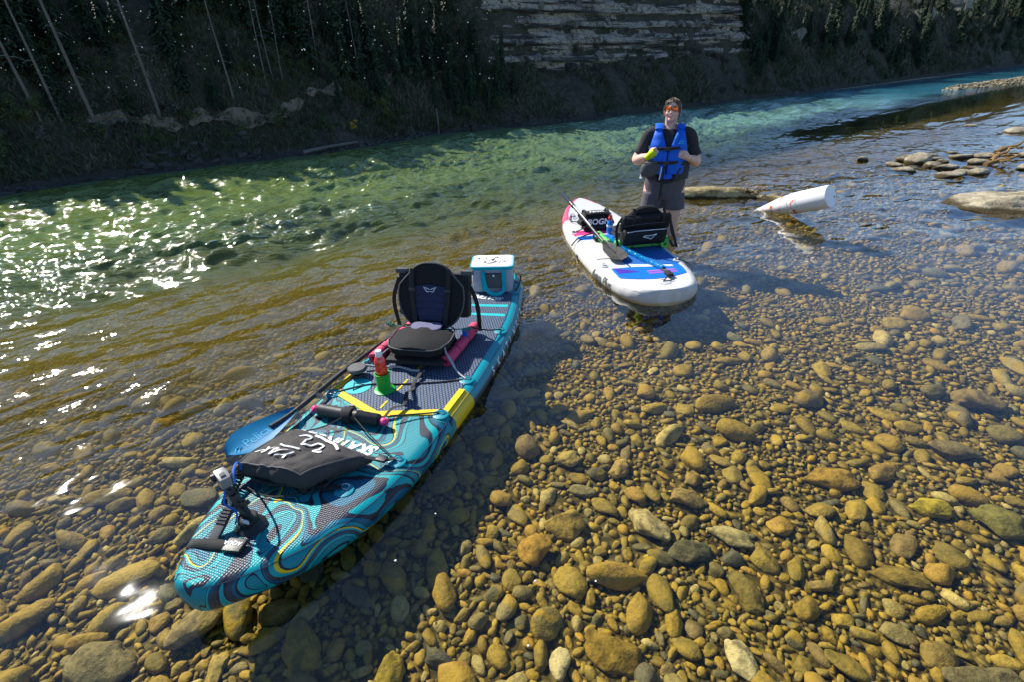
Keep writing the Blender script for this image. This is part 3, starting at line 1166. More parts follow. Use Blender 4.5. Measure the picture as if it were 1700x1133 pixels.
used = set()
def plant(proto, s, u, sc, lab, group, sink=.02, tilt=.06):
    if proto.name not in used:
        used.add(proto.name)
        o = proto
    else:
        o = copy_tree(proto)
    o.location = hp(s, u, -sink)
    o.rotation_euler = (random.uniform(-tilt, tilt), random.uniform(-tilt, tilt), random.random() * 6.28)
    o.scale = (sc * random.uniform(.9, 1.1), sc * random.uniform(.9, 1.1), sc)
    tag(o, lab, None, group)
    return o
random.seed(5)
L1 = "small dark spruce in the wood upstream of the cliff on the far bank"
L2 = "small dark spruce on the wooded bank downstream of the cliff"
L3 = "small dark spruce clinging above the layered cliff"
n1 = 0
for k in range(142):
    s = random.uniform(-2.0, 9.4)
    u = random.uniform(1.0, 3.2)
    plant(random.choice(CON), s, u, random.uniform(.6, 1.1) * (0.75 if u < 1.5 else 1.0), L1, "spruces upstream of the cliff")
for k in range(126):
    s = 22.5 + 48 * random.random() ** 1.3
    u = random.uniform(.7, 3.6)
    plant(random.choice(CON), s, u, random.uniform(.8, 1.5), L2, "spruces downstream of the cliff")
for k in range(14):
    plant(random.choice(CON), random.uniform(9.6, 23), random.uniform(2.5, 3.6), random.uniform(.6, .9), L3, "spruces above the cliff")
B1 = "low leafy bush on the far bank upstream of the cliff"
B2 = "low greyish brush on the scree under the layered cliff"
B3 = "low leafy bush at the foot of the trees downstream of the cliff"
for k in range(110):
    s = random.uniform(-2, 9.8)
    plant(random.choice([BSH[0], BSH[2], BSH[1], BSH[3]]), s, random.uniform(.45, 2.4), random.uniform(.55, 1.0), B1, "bushes upstream of the cliff", tilt=.3)
for k in range(75):
    plant(random.choice([BSH[1], BSH[3], BSH[3]]), random.uniform(9.2, 23), random.uniform(.45, 1.6), random.uniform(.4, .85), B2, "brush on the scree", tilt=.3)
for k in range(22):
    plant(random.choice([BSH[1], BSH[3]]), random.uniform(9.3, 23.2), random.uniform(1.62, 2.3), random.uniform(.35, .6), "small greyish shrub rooted on a ledge of the layered cliff", "shrubs on the cliff ledges", tilt=.3)
for k in range(16):
    plant(random.choice(CON), random.choice((random.uniform(8.9, 10.3), random.uniform(22.2, 24.2))), random.uniform(.9, 1.7), random.uniform(.6, 1.0), "small dark spruce standing at one end of the layered cliff", "spruces at the ends of the cliff")
for k in range(95):
    plant(random.choice(BSH), 22 + 46 * random.random() ** 1.3, random.uniform(.35, 1.6), random.uniform(.6, 1.2), B3, "bushes downstream of the cliff", tilt=.3)
# undergrowth covering the slope: blades, twigs and dead stalks
rg = np.random.default_rng(17)
NU = 110000
us = np.concatenate([rg.uniform(-3, 9.5, NU // 2), rg.uniform(9, 24, NU // 4), 22 + 40 * rg.random(NU // 4) ** 1.4])
uu_ = rg.uniform(.22, 3.4, len(us)) 
uu_ += bank_wig(us)
cov = vnoise(us, uu_, 1.1, 41) + .35 * (vnoise(us, uu_, 4.0, 42) - .5)
clf_ = cliffness(us)
kp = (cov > .28 + .16 * clf_) & ~((clf_ > .5) & (uu_ - bank_wig(us) > 1.6))
us, uu_ = us[kp], uu_[kp]
zz_ = hill_z(us, uu_)
xx_, yy_ = sd_xy(us, uu_ + BANK)
n_ = len(us)
hgt = rg.uniform(.03, .13, n_) * (1 + .02 * np.clip(us, 0, 40))
wd = rg.uniform(.006, .02, n_) * (1 + .03 * np.clip(us, 0, 40))
an_ = rg.uniform(0, 6.28, n_)
lx, ly = rg.normal(0, .05, n_), rg.normal(0, .05, n_) - .02
base_ = np.stack([xx_, yy_, zz_ - .01], 1)
dx_ = np.stack([np.cos(an_) * wd, np.sin(an_) * wd, 0 * wd], 1)
tip_ = base_ + np.stack([lx, ly, hgt], 1)
VV_ = np.stack([base_ - dx_, base_ + dx_, tip_ + dx_ * .5, tip_ - dx_ * .5], 1).reshape(-1, 3)
M_UND = NT("undergrowth_leaves")
_at = M_UND.n("ShaderNodeAttribute", attribute_name="rnd")
_c = M_UND.ramp(_at.outputs["Fac"], [(0, (.032, .055, .028)), (.3, (.055, .085, .04)), (.55, (.08, .085, .055)), (.8, (.11, .10, .075)), (1, (.17, .155, .125))])
M_UND.principled(_c, .8, None, 0, .15)
ug = np_mesh("undergrowth", VV_, np.arange(4 * n_).reshape(-1, 4), M_UND.m, smooth=False, attr={"rnd": np.repeat(np.clip(rg.random(n_) * .7 + .5 * (vnoise(us, uu_, .9, 44) - .2), 0, 1), 4)})
tag(ug, "dark undergrowth of grass and twigs covering the far slope", "undergrowth", kind="stuff")
# one yellow sapling, one green bush by the water, the leaning stump
yb = thing("sapling", "single bright yellow autumn sapling at the water's edge", "sapling")
V, Q = bush_mesh(.09, .30, 77, 200, .02)
np_quads(V, Q, "foliage", M_YEL).parent = yb
MB().tube([(0, 0, -.05), (.01, 0, .28)], [.006, .003], 5).build("trunk", M_BARK, yb)
yb.location = hp(5.0, .62, 0)
gb = thing("bush", "pale green young tree standing alone beside the bleached post-like stump", "bush")
V, Q = bush_mesh(.28, .62, 78, 500, .02)
np_quads(V, Q, "foliage", leaf_mat("young_leaves", (.09, .11, .03), (.16, .18, .05))).parent = gb
gb.location = hp(5.9, .9, 0)
stp = MB().tube([(0, 0, -.1), (.01, 0, .3), (-.01, .01, .62)], [.028, .024, .016], 7)
so = stp.build("dead_stump", M_DEAD)
so.location = hp(7.35, .72, 0)
tag(so, "bleached upright stump like a post near the waterline", "stump")

# ---- bare dead trunks: (s at base, u, height, lean along the bank, label)
def snag(s, u, h, r, lean, lab, seed):
    t = thing("dead_tree", lab, "dead tree", group="bare grey trunks on the wooded bank")
    rnd = random.Random(seed)
    pts = [(lean * h * q, .05 * math.sin(q * 5 + seed), h * q - .1) for q in (0, .2, .45, .7, 1.0)]
    MB().tube(catmull(pts, 4), [r * (1 - .7 * i / 16) for i in range(17)], 7).build("trunk", M_DEAD, t)
    for k in range(9):
        q = rnd.uniform(.25, .98)
        a = rnd.random() * 6.28
        L = rnd.uniform(.12, .35) * (1.2 - q)
        p0 = Vector((lean * h * q, .05 * math.sin(q * 5 + seed), h * q - .1))
        p1 = p0 + Vector((math.cos(a) * L, math.sin(a) * L, -L * .25))
        MB().tube([p0, p0.lerp(p1, .5) + Vector((0, 0, .02)), p1], [r * .25, r * .18, r * .06], 5).build("branch", M_DEAD, t)
    t.location = hp(s, u, 0)
    t.rotation_euler = (0, 0, ANG)
    return t
for i, (s, u, h, lean, lab) in enumerate([
    (-.75, 1.0, 2.6, -.08, "bare grey trunk at the very edge upstream, leaning most"),
    (-.45, .95, 2.6, -.05, "bare grey trunk second from the upstream edge"),
    (.05, 1.0, 3.2, -.06, "tallest thick bare grey trunk above the pale scarp"),
    (1.15, 1.05, 3.0, -.04, "bare grey trunk standing alone above the longest scarp"),
    (2.6, 1.1, 2.0, -.03, "short bare trunk behind the curved scarp"),
    (3.35, 1.15, 2.2, .03, "thin bare trunk, first of the thin group in the haze"),
    (3.55, 1.25, 2.4, -.02, "thin bare trunk, second of the thin group in the haze"),
    (3.75, 1.2, 2.0, .02, "thin bare trunk, third of the thin group in the haze"),
    (4.75, 1.6, 2.4, 0, "slender bare trunk first of the three at the top edge"),
    (5.35, 1.6, 2.6, .02, "slender bare trunk second of the three at the top edge"),
    (5.75, 1.7, 2.4, -.01, "slender bare trunk third of the three at the top edge")]):
    snag(s, u, h, [.035, .035, .042, .036, .026, .017, .017, .016, .022, .02, .02][i], lean, lab, i)
# driftwood log on the far shore
dl = MB().tube(catmull([(0, 0, 0), (.6, .02, .05), (1.3, -.03, .08)], 5), [.045 - .002 * i for i in range(11)], 7).build("driftwood_log", M_DEAD)
dl.location = hp(3.55, .12, .06)
dl.rotation_euler = (0, 0, ANG + .05)
tag(dl, "bleached driftwood log lying along the far waterline", "log")

# ---- stones along the far waterline
M_SHORE = cliff_mat("shore_rock", (0.14, 0.135, 0.135), (0.24, 0.23, 0.225))
SHM = []
for i in range(6):
    V, F = stone_shape(2, 300 + i, .25, .9)
    o = np_mesh("stone_shape", V, F, M_SHORE, smooth=False)
    SHM.append(o.data)
    bpy.data.objects.remove(o)
random.seed(9)
for k in range(280):
    if k < 170:
        s, u, r = random.uniform(-2, 12), abs(random.gauss(.08, .10)), random.uniform(.03, .085)
    elif k < 215:
        s, u, r = random.gauss(1.6, .6), random.uniform(.15, .6), random.uniform(.05, .12)
    else:
        s, u, r = random.uniform(11, 34), abs(random.gauss(.08, .10)), random.uniform(.04, .09)
    u += float(bank_wig(s))
    o = link("shore_stone", random.choice(SHM), hill)
    o.location = hp(s, u, r * .15)
    o.scale = (r * random.uniform(1.1, 2.0), r * random.uniform(.8, 1.2), r * random.uniform(.4, .7))
    o.rotation_euler = (random.uniform(-.3, .3), random.uniform(-.3, .3), ANG + random.gauss(0, .4))

# ---- seed fluff and midges drifting in the sunlight above the river
random.seed(31)
V, F = ico(1)
VV, FF = [], []
for k in range(330):
    y = random.uniform(4.0, 9.5)
    fx = random.random() ** 1.5
    px = 20 + fx * 820                       # thickest upstream
    x = (px - 850) / 872 * y * 1.02
    d = x * DV[0] + y * DV[1]
    if d > 11.6:
        continue
    z = 1.85 + y * random.uniform(-.035, .17)
    if z < .5:
        continue
    r = random.choice((.0028, .0035, .0042, .0055, .007)) * y / 6.5
    VV.append(V * r + np.array([x, y, z]))
    FF.append(F + 12 * len(FF))
M_FLUFF = plain("seed_fluff", (.85, .85, .82), 1.0, 5, .05, Subsurface_Weight=0.0)
fo = np_mesh("drifting_fluff", np.concatenate(VV), np.concatenate(FF), M_FLUFF)
tag(fo, "white seed fluff drifting in sunlight over the river", "seed fluff", kind="stuff")
# ================================================================== TURQUOISE BOARD
def frame(ox, oy, deg):
    return Matrix.Translation((ox, oy, 0)) @ Matrix.Rotation(R(deg), 4, 'Z')
F1 = frame(-1.212, 1.241, 69.4)        # x: nose to tail, y: towards the river, z up from the water
O1A = [0, .006, .02, .05, .1, .183, .30, .459, .65, .877, 1.1, 1.3, 1.76, 2.2, 2.6, 2.913, 3.2, 3.37, 3.43, 3.455, 3.465]
O1W = [.012, .045, .08, .115, .155, .215, .28, .345, .39, .42, .435, .44, .44, .41, .357, .29, .215, .15, .10, .055, .012]
L_1 = 3.465
T_1 = .15
def hw1(a):
    return float(np.interp(a, O1A, O1W))
def rock1(a):
    return .115 * max(0, 1 - a / 1.15) ** 2 + .035 * max(0, (a - 2.5) / .96) ** 2
def dz1(a):
    return .105 + rock1(a)

def hull(hw, rock, L, T, zdeck, na, mi, dense=()):
    """inflatable board: rings of points round the cross-section. returns MB"""
    ts = []
    for i in range(na + 1):
        q = i / na
        ts.append(L * (0.5 - 0.5 * math.cos(math.pi * q)))
    ts = sorted(set([round(t, 4) for t in ts] + list(dense)))
    rows = []
    NT_, NR, NB = 14, 12, 10
    for a in ts:
        w = max(hw(a), .01)
        r = min(T / 2, w * .98)
        zc = zdeck + rock(a) - T / 2
        row = []
        for k in range(NT_):
            row.append((a, -(w - r) + 2 * (w - r) * k / NT_, zc + r))
        for k in range(NR):
            an = math.pi / 2 - math.pi * k / NR
            row.append((a, (w - r) + r * math.cos(an), zc + r * math.sin(an)))
        for k in range(NB):
            row.append((a, (w - r) - 2 * (w - r) * k / NB, zc - r))
        for k in range(NR):
            an = -math.pi / 2 - math.pi * k / NR
            row.append((a, -(w - r) + r * math.cos(an), zc + r * math.sin(an)))
        rows.append(row)
    mb = MB()
    mb.grid(rows, closed_v=True, mi=lambda i, j: mi((ts[i] + ts[i + 1]) / 2, j))
    n = len(rows[0])
    mb.f.append(tuple(range(n))); mb.mi.append(mi(0, 0))
    mb.f.append(tuple(len(rows) * n - n + k for k in range(n))[::-1]); mb.mi.append(mi(L, 0))
    return mb

TEAL = (0.0, 0.25, 0.31)
NAVY = (0.022, 0.030, 0.050)
YEL = (0.72, 0.50, 0.005)
def marble_mat():
    t = NT("marbled_print")
    co = t.coord()
    p = t.mapping(co, sc=(1.0, 1.45, 1.0))
    w1 = t.vmath('SUBTRACT', t.noise(p, 1.3, 0.5, 0.4, color=True), (0.5, 0.5, 0.5))
    p1 = t.vmath('ADD', p, t.vmath('SCALE', w1, scale=1.5))
    w2 = t.vmath('SUBTRACT', t.noise(p1, 2.2, 0.0, 0.4, color=True), (0.5, 0.5, 0.5))
    p2 = t.vmath('ADD', p1, t.vmath('SCALE', w2, scale=0.5))
    w3 = t.vmath('SUBTRACT', t.noise(p2, 5.5, 0.0, 0.4, color=True), (0.5, 0.5, 0.5))
    p2 = t.vmath('ADD', p2, t.vmath('SCALE', w3, scale=0.17))
    # flow lines: a folded coordinate cut into bands
    sp = t.sep(p2)
    f = t.math('ADD', t.math('MULTIPLY', sp[0], 1.05), t.math('MULTIPLY', sp[1], 1.0))
    f = t.math('ADD', f, t.math('MULTIPLY', t.noise(p2, 1.9, 0.0), 1.3))
    g = t.math('FRACT', t.math('MULTIPLY', f, 1.7))
    T1, T2, T3 = (0.0, 0.225, 0.265), (0.0, 0.11, 0.19), (0.0, 0.32, 0.34)
    N1, N2 = (0.014, 0.018, 0.034), (0.036, 0.044, 0.062)
    c = t.ramp(g, [(0.0, T1), (0.13, N1), (0.15, T3), (0.24, N1), (0.27, T2), (0.31, N2), (0.39, N1), (0.405, T3), (0.47, YEL), (0.515, N1), (0.54, T1), (0.63, N1), (0.645, T2), (0.73, N1), (0.80, T3), (0.93, N1)], 'CONSTANT')
    # pressed dimples of the traction foam on the flat of the deck
    s = t.sep(co)
    dim = t.voronoi(t.mapping(co, sc=(1.0, 1.0, 0.0)), 95.0, rnd=0.15)
    up = t.n("ShaderNodeNewGeometry")
    nz = t.sep(up.outputs["Normal"])[2]
    flat = t.maprange(nz, 0.9, 0.97)
    h = t.math('MULTIPLY', t.math('MULTIPLY', dim, flat), 0.006)
    c = t.mix(t.math('MULTIPLY', t.math('MULTIPLY', t.maprange(dim, .3, .6), flat), 0.25), c, (0.02, 0.03, 0.04))
    t.principled(c, 0.42, t.bump(h, 0.5), 0.0, 0.3)
    return t.m
M_MARB = marble_mat()
M_TEAL = plain("turquoise_pvc", TEAL, 0.38, 14.0, 0.12, 0.001, 300)
M_NAVY = plain("slate_pvc", (0.045, 0.055, 0.075), 0.45, 14.0, 0.15, 0.001, 300)
M_YELB = plain("yellow_pvc", YEL, 0.4, 14.0, 0.08)
M_BLACK = plain("black_plastic", (0.013, 0.013, 0.015), 0.42, 40.0, 0.3, 0.001, 300)
M_RUB = plain("black_webbing", (0.011, 0.011, 0.012), 0.8, 60.0, 0.3, 0.002, 500)
M_WHITEP = plain("white_print", (0.80, 0.80, 0.80), 0.5, 60.0, 0.06)
M_TEALP = plain("turquoise_print", (0.0, 0.42, 0.45), 0.55, 60.0, 0.1)

def eva_mat(name, c0, c1, scale=34.0):
    t = NT(name)
    co = t.coord()
    s = t.sep(co)
    a = t.math('SINE', t.math('MULTIPLY', t.math('ADD', t.math('MULTIPLY', s[0], 1.0), t.math('MULTIPLY', s[1], 1.7)), scale * 2.6))
    b = t.math('SINE', t.math('MULTIPLY', t.math('SUBTRACT', t.math('MULTIPLY', s[0], 1.0), t.math('MULTIPLY', s[1], 1.7)), scale * 2.6))
    m = t.math('MAXIMUM', t.math('ABSOLUTE', a), t.math('ABSOLUTE', b))
    line = t.maprange(t.math('MINIMUM', t.math('ABSOLUTE', a), t.math('ABSOLUTE', b)), 0.2, 0.6)
    f = t.noise(co, 7.0, 4.0)
    c = t.mix(line, c0, t.mix(f, c1, tuple(v * .75 for v in c1)))
    t.principled(c, 0.55, t.bump(t.math('MULTIPLY', line, 0.004), 0.7), 0.0, 0.5)
    return t.m
M_EVA = eva_mat("navy_traction_pad", (0.006, 0.010, 0.022), (0.115, 0.17, 0.27))

board = thing("paddle_board", "turquoise, navy and yellow inflatable paddle board with a marbled nose", "paddle board", F1)
def hmi1(a, j):
    top = j < 14
    rail_r = 14 <= j < 26            # +y rail
    rail_l = j >= 36
    if a < 1.36:
        return 0
    if a < 1.60 and not top:
        return 3
    if a > 3.22:
        return 0
    if top:
        return 1
    if rail_r:
        return 1 if j < 19 else 2
    if rail_l:
        return 1 if j >= 43 else 2
    return 2
hull(hw1, rock1, L_1, T_1, .105, 110, hmi1, dense=(1.36, 1.60, 3.22)).build("hull", [M_MARB, M_TEAL, M_NAVY, M_YELB], board, angle=60)

def deck_patch(name, a0, a1, bl, br, off, mat, parent, na=40, nb=16, dz=dz1):
    """sheet lying on the deck; a0/a1 are functions of b-fraction or numbers, bl/br functions of a"""
    rows = []
    for i in range(na + 1):
        row = []
        for j in range(nb + 1):
            q = j / nb
            for _ in range(1):
                pass
            A0 = a0(q * 2 - 1) if callable(a0) else a0
            A1 = a1(q * 2 - 1) if callable(a1) else a1
            a = A0 + (A1 - A0) * i / na
            lo = br(a) if callable(br) else br
            hi = bl(a) if callable(bl) else bl
            row.append((a, lo + (hi - lo) * q, dz(a) + off))
        rows.append(row)
    mb = MB().grid(rows)
    # skirt so that the sheet has a visible edge
    bd = [rows[0], [r[-1] for r in rows], rows[-1][::-1], [r[0] for r in rows][::-1]]
    for e in bd:
        mb.grid([e, [(p[0], p[1], p[2] - off - .001) for p in e]])
    return mb.build(name, mat, parent, angle=30)
VEE = lambda f: 1.205 + .14 * abs(f)
deck_patch("traction_pad", lambda f: VEE(f) + .045, 3.2, lambda a: hw1(a) - .082, lambda a: -(hw1(a) - .082), .005, M_EVA, board, 60, 24)
deck_patch("yellow_chevron", VEE, lambda f: VEE(f) + .05, lambda a: .38, lambda a: -.38, .0065, M_YELB, board, 4, 24)
for sg in (-1, 1):
    deck_patch("yellow_side_band", 1.34, 1.60, (lambda a: .385) if sg > 0 else (lambda a: -(hw1(a) - .092)), (lambda a: hw1(a) - .092) if sg > 0 else (lambda a: -.385), .0068, M_YELB, board, 8, 3)
for (a0, a1) in ((2.56, 2.60), (2.72, 2.76)):
    deck_patch("turquoise_stripe", lambda f, q=a0: q - .05 * f, lambda f, q=a1: q - .05 * f, lambda a: hw1(a) - .095, lambda a: -(hw1(a) - .095), .0065, M_TEALP, board, 3, 16)
for (a0, a1) in ((1.285, 1.36), (1.47, 1.60), (1.70, 1.80)):
    deck_patch("centre_dash", a0, a1, .006, -.006, .0072, M_YELB, board, 2, 2)
# round emblem
mb = MB()
cx, cyy, rr = 1.44, .255, .082
ring = [(cx, cyy, dz1(cx) + .0072)] + [(cx + rr * math.cos(k * math.pi / 16), cyy + rr * math.sin(k * math.pi / 16), dz1(cx) + .0072) for k in range(32)]
mb.add(ring, [(0, 1 + k, 1 + (k + 1) % 32) for k in range(32)])
mb.build("round_emblem", M_TEALP, board)
tri = [(cx + .048 * math.cos(an), cyy + .048 * math.sin(an)) for an in (math.pi, math.pi + 2.09, math.pi - 2.09, math.pi)]
MB().tube([(x, y, dz1(cx) + .0085) for x, y in tri[:3]], .004, 6, closed=True).build("emblem_mark", M_NAVY, board)
text_on("SKATINGER", .085, lambda x, y: (2.915 - y, -.145 + x * .82, dz1(2.9) + .0075), M_WHITEP, board, shear=.35, offset=.0025)
text_on("SKATINGER", .10, lambda x, y: (.985 - y, -.185 + x * .9, dz1(.95) + .0035), M_WHITEP, board, shear=.3, offset=.004)
def rail_pt(a, h):
    """point on the shore-side rail, h metres of arc above its equator"""
    w = hw1(a)
    r = T_1 / 2
    an = h / r
    rad = r + .0025
    return (a, -((w - r) + rad * math.cos(an)), .105 + rock1(a) - r + rad * math.sin(an))
for k, ch in enumerate("SKATINGER"):
    a0 = 1.93 + k * .112
    text_on(ch, .085, lambda x, y, a0=a0: rail_pt(a0 + x * .95, y - .018), M_WHITEP, board, offset=.002)
# seam welt round the deck edge
def edge_line(sg, a0, a1, n=60, inset=.5):
    out = []
    for i in range(n + 1):
        a = a0 + (a1 - a0) * i / n
        w = hw1(a)
        r = min(T_1 / 2, w * .98)
        an = R(52)
        out.append((a, sg * ((w - r) + r * math.cos(an)), .105 + rock1(a) - T_1 / 2 + r * math.sin(an)))
    return out
for sg in (1, -1):
    MB().tube(edge_line(sg, .03, 3.44), .0022, 5).build("seam", M_NAVY, board)

# tie-down rings on the deck
def d_ring(parent, a, b, mat_patch, dz=dz1, r=.045, rot=0.0):
    mb = MB()
    z = dz(a) + .004
    mb.lathe([(r, z - .004), (r, z + .002), (r * .9, z + .004), (.001, z + .006)], 20, Matrix.Translation((a, b, 0)))
    o = mb.build("ring_patch", mat_patch, parent)
    c, s = math.cos(rot), math.sin(rot)
    pts = [(.0, -.02), (.022, -.018), (.028, 0), (.022, .018), (0, .02)]
    MB().tube([(a + c * x - s * y, b + s * x + c * y, z + .008 + .25 * x) for x, y in pts], .0035, 6, closed=True).build("steel_ring", M_STEEL, o)
M_STEEL = plain("bright_steel", (.55, .55, .56), 0.25, 40, .1, metallic=1.0)
RINGS1 = [(.66, -.205), (.92, -.325), (1.335, -.355), (1.70, -.35), (2.38, -.315), (.66, .205), (.92, .325), (1.335, .355), (1.70, .35), (2.38, .315), (3.05, -.18), (3.05, .2)]
for (a, b) in RINGS1:
    d_ring(board, a, b, M_TEAL, rot=0 if b < 0 else math.pi)

# ------------------------------------------------------------------ gear on the turquoise board
def at1(a, b, z=None, deg=0):
    return F1 @ Matrix.Translation((a, b, dz1(a) + .006 if z is None else z)) @ Matrix.Rotation(R(deg), 4, 'Z')

M_SEATF = fabric("black_seat_fabric", (0.011, 0.011, 0.012), .85, 700)
M_SEATN = fabric("navy_seat_panel", (0.020, 0.024, 0.060), .8, 700)
M_LILAC = fabric("lilac_seat_panel", (0.12, 0.12, 0.20), .8, 700)
M_PINK = plain("pink_foam", (0.66, 0.05, 0.13), 0.75, 60, .12, .002, 300)
M_GREENF = plain("green_foam", (0.12, 0.52, 0.10), 0.75, 60, .12, .002, 300)
M_BLUES = plain("blue_webbing", (0.0, 0.13, 0.62), 0.6, 60, .15)
M_CORDW = plain("grey_cord", (0.35, 0.36, 0.36), 0.8, 200, .5)
M_CORDG = plain("green_fleck_cord", (0.05, 0.22, 0.16), 0.8, 300, .8)

def pad_shape(outline, thick, ny=1.0, puff=.6, rings=5):
    """cushion from a flat outline in x,y: domed on both faces, grid of shrinking rings. z is thickness"""
    n = len(outline)
    cx = sum(p[0] for p in outline) / n
    cy_ = sum(p[1] for p in outline) / n
    rows = []
    for side in (1, -1):
        seq = range(rings, -1, -1) if side > 0 else range(0, rings + 1)
        for k in seq:
            q = k / rings                  # 1 centre .. 0 edge
            sc = (1 - q) ** 1.0
            z = side * thick / 2 * (puff + (1 - puff) * math.sqrt(max(0, 1 - (1 - q) ** 3)))
            if k == 0:
                z = side * thick / 2 * puff * .8
                sc = 1.0
            rows.append([(cx + (p[0] - cx) * max(sc, .002), cy_ + (p[1] - cy_) * max(sc, .002), z) for p in outline])
    return MB().grid(rows, closed_v=True)

def build_seat(root, back_out, tilt, noodle=None):
    """folding kayak seat: cushion, reclined back, straps. local x points forward of the sitter, z up"""
    # cushion
    out = []
    for k in range(40):
        an = 2 * math.pi * k / 40
        c, s = math.cos(an), math.sin(an)
        x = math.copysign(abs(c) ** .55, c) * .185
        y = math.copysign(abs(s) ** .5, s) * (.20 - .012 * (c > .3))
        out.append((x, y))
    m = pad_shape(out, .085, puff=.75)
    m.v = [(x, y, z + .012 * math.cos(y * 16) * (1 if z > 0 else 0) - .02 * (x < -.1)) for x, y, z in m.v]
    o = m.build("seat_cushion", M_SEATF, root, loc=(.19, 0, .125))
    MB().tube([(x * 1.012, y * 1.012, .018) for x, y in out], .0045, 6, closed=True).build("piping", M_RUBL, o)
    ins = [(x * .30, y * .52) for x, y in out]
    pad_shape(ins, .014).build("seat_panel", M_LILAC, o, loc=(-.105, 0, .046))
    # base board under the cushion
    MB().box((.2, 0, .05), (.36, .37, .03)).build("seat_base", M_RUB, root, bevel=.01)
    # back
    Mb = Matrix.Translation((-.02, 0, .10)) @ Matrix.Rotation(tilt, 4, 'Y')
    bm_ = pad_shape(back_out, .05, puff=.7)
    rot = Matrix(((0, 0, 1, 0), (1, 0, 0, 0), (0, 1, 0, 0), (0, 0, 0, 1)))       # outline x->y, y->z, thickness->x
    bm_.v = [tuple(Mb @ (rot @ Vector(p))) for p in bm_.v]
    bo = bm_.build("backrest", M_SEATF, root, angle=70)
    MB().tube([tuple(Mb @ (rot @ Vector((p[0], p[1], .018)))) for p in back_out], .006, 6, closed=True).build("piping", M_RUBL, bo)
    # ribbed navy panel in the middle of the back
    rows = []
    for i in range(29):
        q = i / 28
        z = .05 + .25 * q
        w = .075 + .065 * q ** .8 if q < .9 else .14 * math.sqrt(max(0, 1 - ((q - .9) / .1) ** 2)) + .0
        rows.append([tuple(Mb @ Vector((.030 + .006 * math.cos(j / 8 * 3.14 - 1.57) + .004 * abs(math.sin(q * 5 * math.pi)) ** .5, -w + 2 * w * j / 8, z + .012 * (1 - (j / 4 - 1) ** 2)))) for j in range(9)])
    MB().grid(rows).build("back_panel", M_SEATN, bo, angle=70)
    for q in (.14, .34, .53, .70):
        z = .05 + .25 * q
        w = .075 + .065 * q ** .8
        MB().tube([tuple(Mb @ Vector((.0375, -w + 2 * w * j / 8, z + .012 * (1 - (j / 4 - 1) ** 2)))) for j in range(9)], .0028, 5).build("panel_groove", M_BLACK, bo)
    # emblem
    em = MB()
    for sg in (-1, 1):
        em.tube([tuple(Mb @ Vector((.041, sg * y, z))) for y, z in ((.004, .275), (.022, .282), (.045, .29), (.032, .274), (.02, .258), (.004, .262))], .003, 5)
    em.build("emblem", M_WHITEP, bo)
    # two long straps down the front
    for sg in (-1, 1):
        MB().tube([tuple(Mb @ Vector(p)) for p in ((.03, sg * .125, .41), (.038, sg * .128, .35), (.042, sg * .125, .22), (.04, sg * .11, .10), (.05, sg * .105, .03))], .01, 8, flat=(.032, .006), upv=tuple(Mb.to_3x3() @ Vector((1, 0, 0)))).build("strap", M_RUB, root)
        MB().box((0, 0, 0), (.012, .045, .02), Mb @ Matrix.Translation((.046, sg * .125, .27))).build("buckle", M_BLACK, root, bevel=.003)
    return Mb
M_RUBL = plain("grey_piping", (0.075, 0.075, 0.078), 0.7, 60, .3)

back_out = []
for k in range(56):
    q = k / 56 * 2 * math.pi
    c, s = math.cos(q), math.sin(q)
    # wide low wings and a round head
    y = .225 + .225 * s
    w = .232 * abs(c) ** .75
    if y > .30:
        w *= 1 - .20 * min(1, (y - .30) / .08)
    back_out.append((math.copysign(w, c), y))
seat1 = thing("kayak_seat", "black kayak seat with navy ribbed back facing the nose of the turquoise board", "seat", at1(2.08, .075, deg=180 + 9))
Mb1 = build_seat(seat1, back_out, R(-16))
# storage bag behind the back, its corners showing past the head
MB().box((-.075, 0, .23), (.10, .50, .30), Mb1).build("back_pocket", M_RUB, seat1, bevel=.02)
for sg in (-1, 1):
    MB().box((-.06, sg * .232, .385), (.07, .075, .03), Mb1).build("pocket_flap", M_RUBL, seat1, bevel=.006)
    # side tension straps to the tie-down rings
    MB().tube(catmull([tuple(Mb1 @ Vector((-.02, sg * .24, .34))), tuple(Mb1 @ Vector((-.06, sg * .30, .18))), (-.16, sg * .30, .03)], 6), .01, 8, flat=(.03, .004), upv=(1, 0, .4)).build("side_strap", M_RUB, seat1)
    MB().tube(catmull([(.30, sg * .19, .10), (.33, sg * .24, .06), (.36, sg * .27, .02)], 5), .004, 6).build("front_cord", M_CORDW, seat1)
MB().tube(catmull([(.04, -.30, .145), (.045, -.1, .135), (.045, .1, .135), (.04, .30, .145)], 6), .0045, 6).build("lash_cord", M_CORDG, seat1)
for sg in (-1, 1):
    MB().tube(coil([(.05, sg * .25, .14), (.03, sg * .30, .15)], .012, 4), .004, 6).build("knot", M_CORDG, seat1)
MB().box((.02, .245, .10), (.012, .035, .075)).build("pull_tab", M_BLUES, seat1, bevel=.003)

